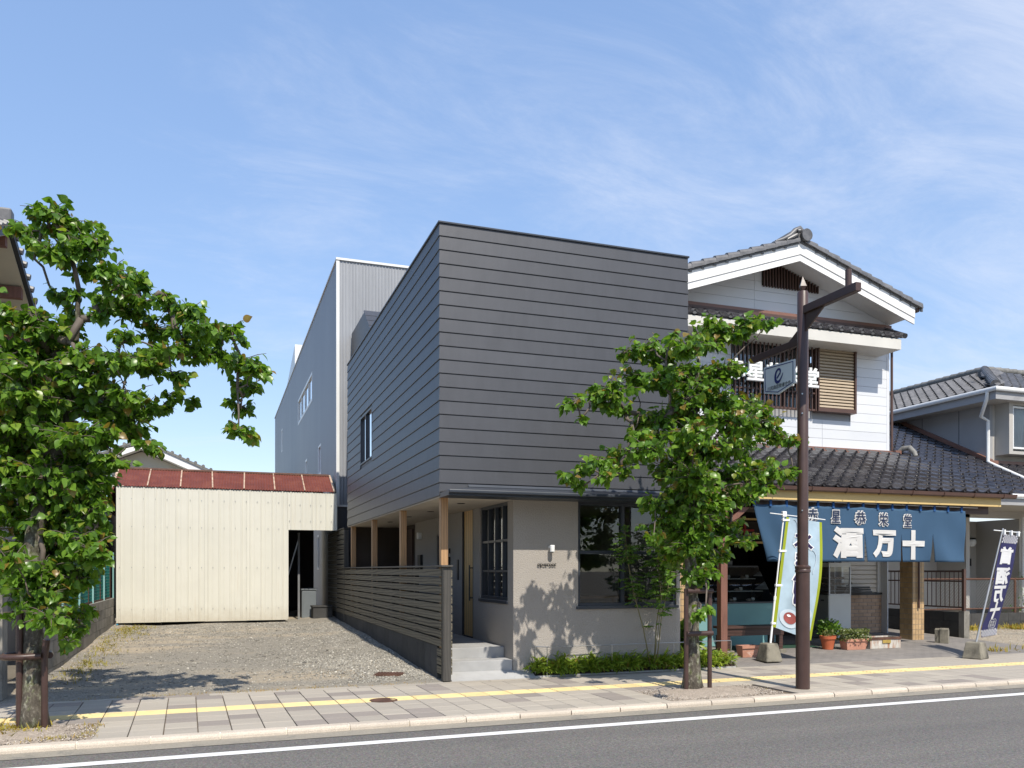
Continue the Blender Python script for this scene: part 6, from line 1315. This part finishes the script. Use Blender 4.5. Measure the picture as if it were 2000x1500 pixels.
build('downpipe', MB().path([(ex-.05, 15.95, ez-.08), (ex-.05, 15.97, ez-.25), (dpx, CY-.07, ez-.62), (dpx+.24, CY-.07, ez-.72), (dpx+.24, CY-.07, 4.35), (dpx+.2, CY-.35, 4.2), (dpx+.16, 15.2, 3.78)], .045, 12), 'white_metal', C, True)
# bay window on the upper front
bxx = CXL+.18
build('bay', MB().box(bxx, 24, CY-.42, CY-.002, 4.52, 4.60).box(bxx, 24, CY-.42, CY-.002, 5.78, 6.0).box(bxx, bxx+.13, CY-.42, CY-.002, 4.6, 5.78), 'grey_wall_beige', C)
window('bay_window', C, bxx+.13, 21.6, 4.66, 5.76, CY-.40, 'y', .05, .07, 'white_metal', 'glass', (bxx+.95, bxx+1.7), (), .06)
mb = MB(); nn = 40
for x0, x1, w0 in ((bxx+.45, bxx+.85, .3), (bxx+1.1, bxx+2.3, .9)):
    top_ = [(x0+(x1-x0)*i/nn, CY-.2+.03*math.sin(i*1.3), 5.74) for i in range(nn+1)]; bot_ = [(x0-.2*(x0 < bxx+1)+(x1-x0)*i/nn*(1.), CY-.2+.05*math.sin(i*1.3), 4.66) for i in range(nn+1)]
    mb.add(bot_+top_, [(i, i+1, nn+2+i, nn+1+i) for i in range(nn)])
build('curtain', mb, 'curtain', C, 'all'); build('room_lining', MB().box(bxx, 22, CY+.3, CY+.35, 4.5, 6), 'interior', C)
# ground floor: rendered wall, recessed porch with white door, barred side light, globe lamp
build('lower_wall', MB().box(14.95, 17.75, 16.9, 17.0, .3, 3.2).box(17.75, 17.87, 16.0, 16.9, .3, 3.2).box(19.55, 24, 16.0, 16.1, .3, 3.2).box(17.75, 19.55, 16.0, 16.1, 2.86, 3.2).box(17.87, 19.55, 17.3, 17.4, .3, 2.86).box(19.55, 19.65, 16.1, 17.4, .3, 2.86), 'grey_wall_beige', C)
drx = 17.9; D_ = build('front_door', MB().box(drx, drx+.62, 17.22, 17.29, .5, 2.75), 'white_metal', C)
build('door_panel', MB().box(drx+.12, drx+.22, 17.205, 17.219, .9, 2.1).box(drx+.28, drx+.38, 17.205, 17.219, .9, 2.1), 'white_metal', D_, bevel=.004); build('fanlight', MB().box(drx+.05, drx+.45, 17.20, 17.219, 2.3, 2.68), 'glass_dark', D_); build('handle', MB().box(drx+.5, drx+.545, 17.16, 17.219, 1.0, 1.55), 'brown_metal', D_, bevel=.008)
sx0 = drx+.66; SL = build('side_light', MB().box(sx0, sx0+.05, 17.2, 17.29, .5, 2.75).box(sx0+.5, sx0+.55, 17.2, 17.29, .5, 2.75).box(sx0+.05, sx0+.5, 17.2, 17.29, 2.68, 2.75).box(sx0+.05, sx0+.5, 17.19, 17.28, 1.38, 1.56), 'white_metal', C); build('pane', MB().box(sx0+.05, sx0+.5, 17.26, 17.27, .5, 2.68), 'glass_dark', SL)
for k in range(5): build('grille_bar', MB().box(sx0+.10+k*.085, sx0+.122+k*.085, 17.21, 17.23, .5, 2.68), 'white_metal', SL)
build('globe_lamp', MB().lathe([(0, -.12), (.07, -.10), (.115, -.03), (.12, .03), (.09, .08), (0, .085)], (19.25, 17.18, 2.28), 18), 'letter_white', C, True); build('lamp_cap', MB().lathe([(0, 0), (.12, 0), (.1, .04), (0, .05)], (19.25, 17.18, 2.365), 18), 'black_plastic', C, True); build('doorbell', MB().box(19.28, 19.36, 17.28, 17.3, 1.65, 1.85), 'black_plastic', C)
build('white_pole', MB().path([(19.5, 15.85, .3), (19.5, 15.85, 2.9)], .04, 10), 'white_metal', C); build('shutter_panel', MB().box(19.85, 22, 15.93, 15.995, .5, 2.55), 'white_metal', C)
for k in range(22): build('louvre', MB().box(19.9, 22, 15.90, 15.929, .56+k*.09, .61+k*.09), 'white_metal', C)
# low dark boundary wall with railing (running back beside the shop) and chain-link along the front
LW = thing('boundary_wall', 'low dark concrete boundary wall of the grey house', 'wall', (15.1, 14.5, 0))
for k in range(9):
    y = 13.72+k*.4; 
    for r_ in range(3): build('block', MB().box(15.02, 15.13, y+.003, y+.397, .05+r_*.195, .242+r_*.195), 'block_dark', LW)
build('end_block', MB().box(15.01, 15.16, 13.58, 13.717, .03, .66), 'block', LW)
for k in range(22):
    x = 15.14+k*.4
    for r_ in range(2): build('block', MB().box(x+.003, x+.397, 15.30, 15.41, .10+r_*.195, .292+r_*.195), 'block_dark', LW)
RG = thing('railing', 'dark brown vertical-bar railing on the low wall beside the shop', 'railing', (15.08, 14.6, .64))
build('top_rail', MB().box(15.06, 15.10, 13.66, 17.2, 1.49, 1.53), 'brown_metal', RG); build('lower_rail', MB().box(15.06, 15.10, 13.66, 17.2, .72, .75).box(15.06, 15.1, 13.66, 17.2, 1.28, 1.31), 'brown_metal', RG); build('rail_post', MB().box(15.05, 15.11, 13.62, 13.68, .64, 1.56), 'brown_metal', RG)
for k in range(29): build('bar', MB().path([(15.08, 13.78+k*.12, .75), (15.08, 13.78+k*.12, 1.49)], .010, 6), 'brown_metal', RG)
CF = thing('chain_link_fence', 'chain-link fence with dark rusty pipe frame before the grey house', 'fence', (17.5, 15.35, .5))
build('top_pipe', MB().path([(15.1, 15.36, 1.32), (24, 15.36, 1.32)], .024, 10), 'rust', CF); build('bottom_pipe', MB().path([(15.1, 15.36, .60), (24, 15.36, .60)], .02, 10), 'rust', CF)
for x in (15.3, 17.0, 18.62, 20.3): build('fence_post', MB().path([(x, 15.36, .48), (x, 15.36, 1.35)], .03, 10), 'rust', CF)
mb = MB()
for k in range(-9, 100):
    for s_ in (-1, 1):
        x0 = 15.15+k*.085; x1 = x0+.70
        if x0 < 15.1 or x1 > 22: continue
        mb.bar((x0 if s_ > 0 else x1, 15.36+.003*s_, .61), (x1 if s_ > 0 else x0, 15.36+.003*s_, 1.31), .0045, .0045)
build('wire_mesh', mb, 'galv', CF, kind='stuff')
n = 500; pos = np.stack([rng.normal(20.0, .35, n), rng.normal(15.75, .2, n), rng.uniform(.35, 1.5, n)], 1); tag(foliage('garden_shrub', pos, rng.normal(0, 1, (n, 3)), rng.uniform(.05, .1, n), rng.uniform(.3, 1, n), 'leaf_fine', None, kind=None), 'straggly green shrub behind the chain-link fence', 'shrub')

# ================================================================ ACROSS THE STREET (seen only in the shop window's reflections)
O = thing('opposite_house', 'pale house with grey tiled roof across the street', 'house', (5, -9, 0))
build('wall', MB().box(-2, 12, -16, -8.4, 0, 4.9), 'opp_wall', O); build('roof_slope', MB().prism([(-7.5, 4.7), (-12.2, 6.7), (-12.2, 6.55), (-7.5, 4.55)], 0, -2.6, 12.6).prism([(-16.9, 4.7), (-12.2, 6.7), (-12.2, 6.55), (-16.9, 4.55)], 0, -2.6, 12.6), 'roof_tile_grey', O)
mb = MB()
for k in range(52): mb.path([(-2.5+k*.29, -7.5, 4.74), (-2.5+k*.29, -12.2, 6.74)], .06, 6)
build('roof_tiles', mb, 'roof_tile_grey', O, 'all', kind='stuff')
for x in (0, 3.2, 6.4, 9.6): build('window', MB().box(x, x+1.5, -8.41, -8.36, 1.0, 2.4), 'glass_dark', O)
build('lower_roof', MB().prism([(-6.9, 2.7), (-8.4, 3.3), (-8.4, 3.2), (-6.9, 2.6)], 0, -2.4, 12.4), 'roof_tile_grey', O)
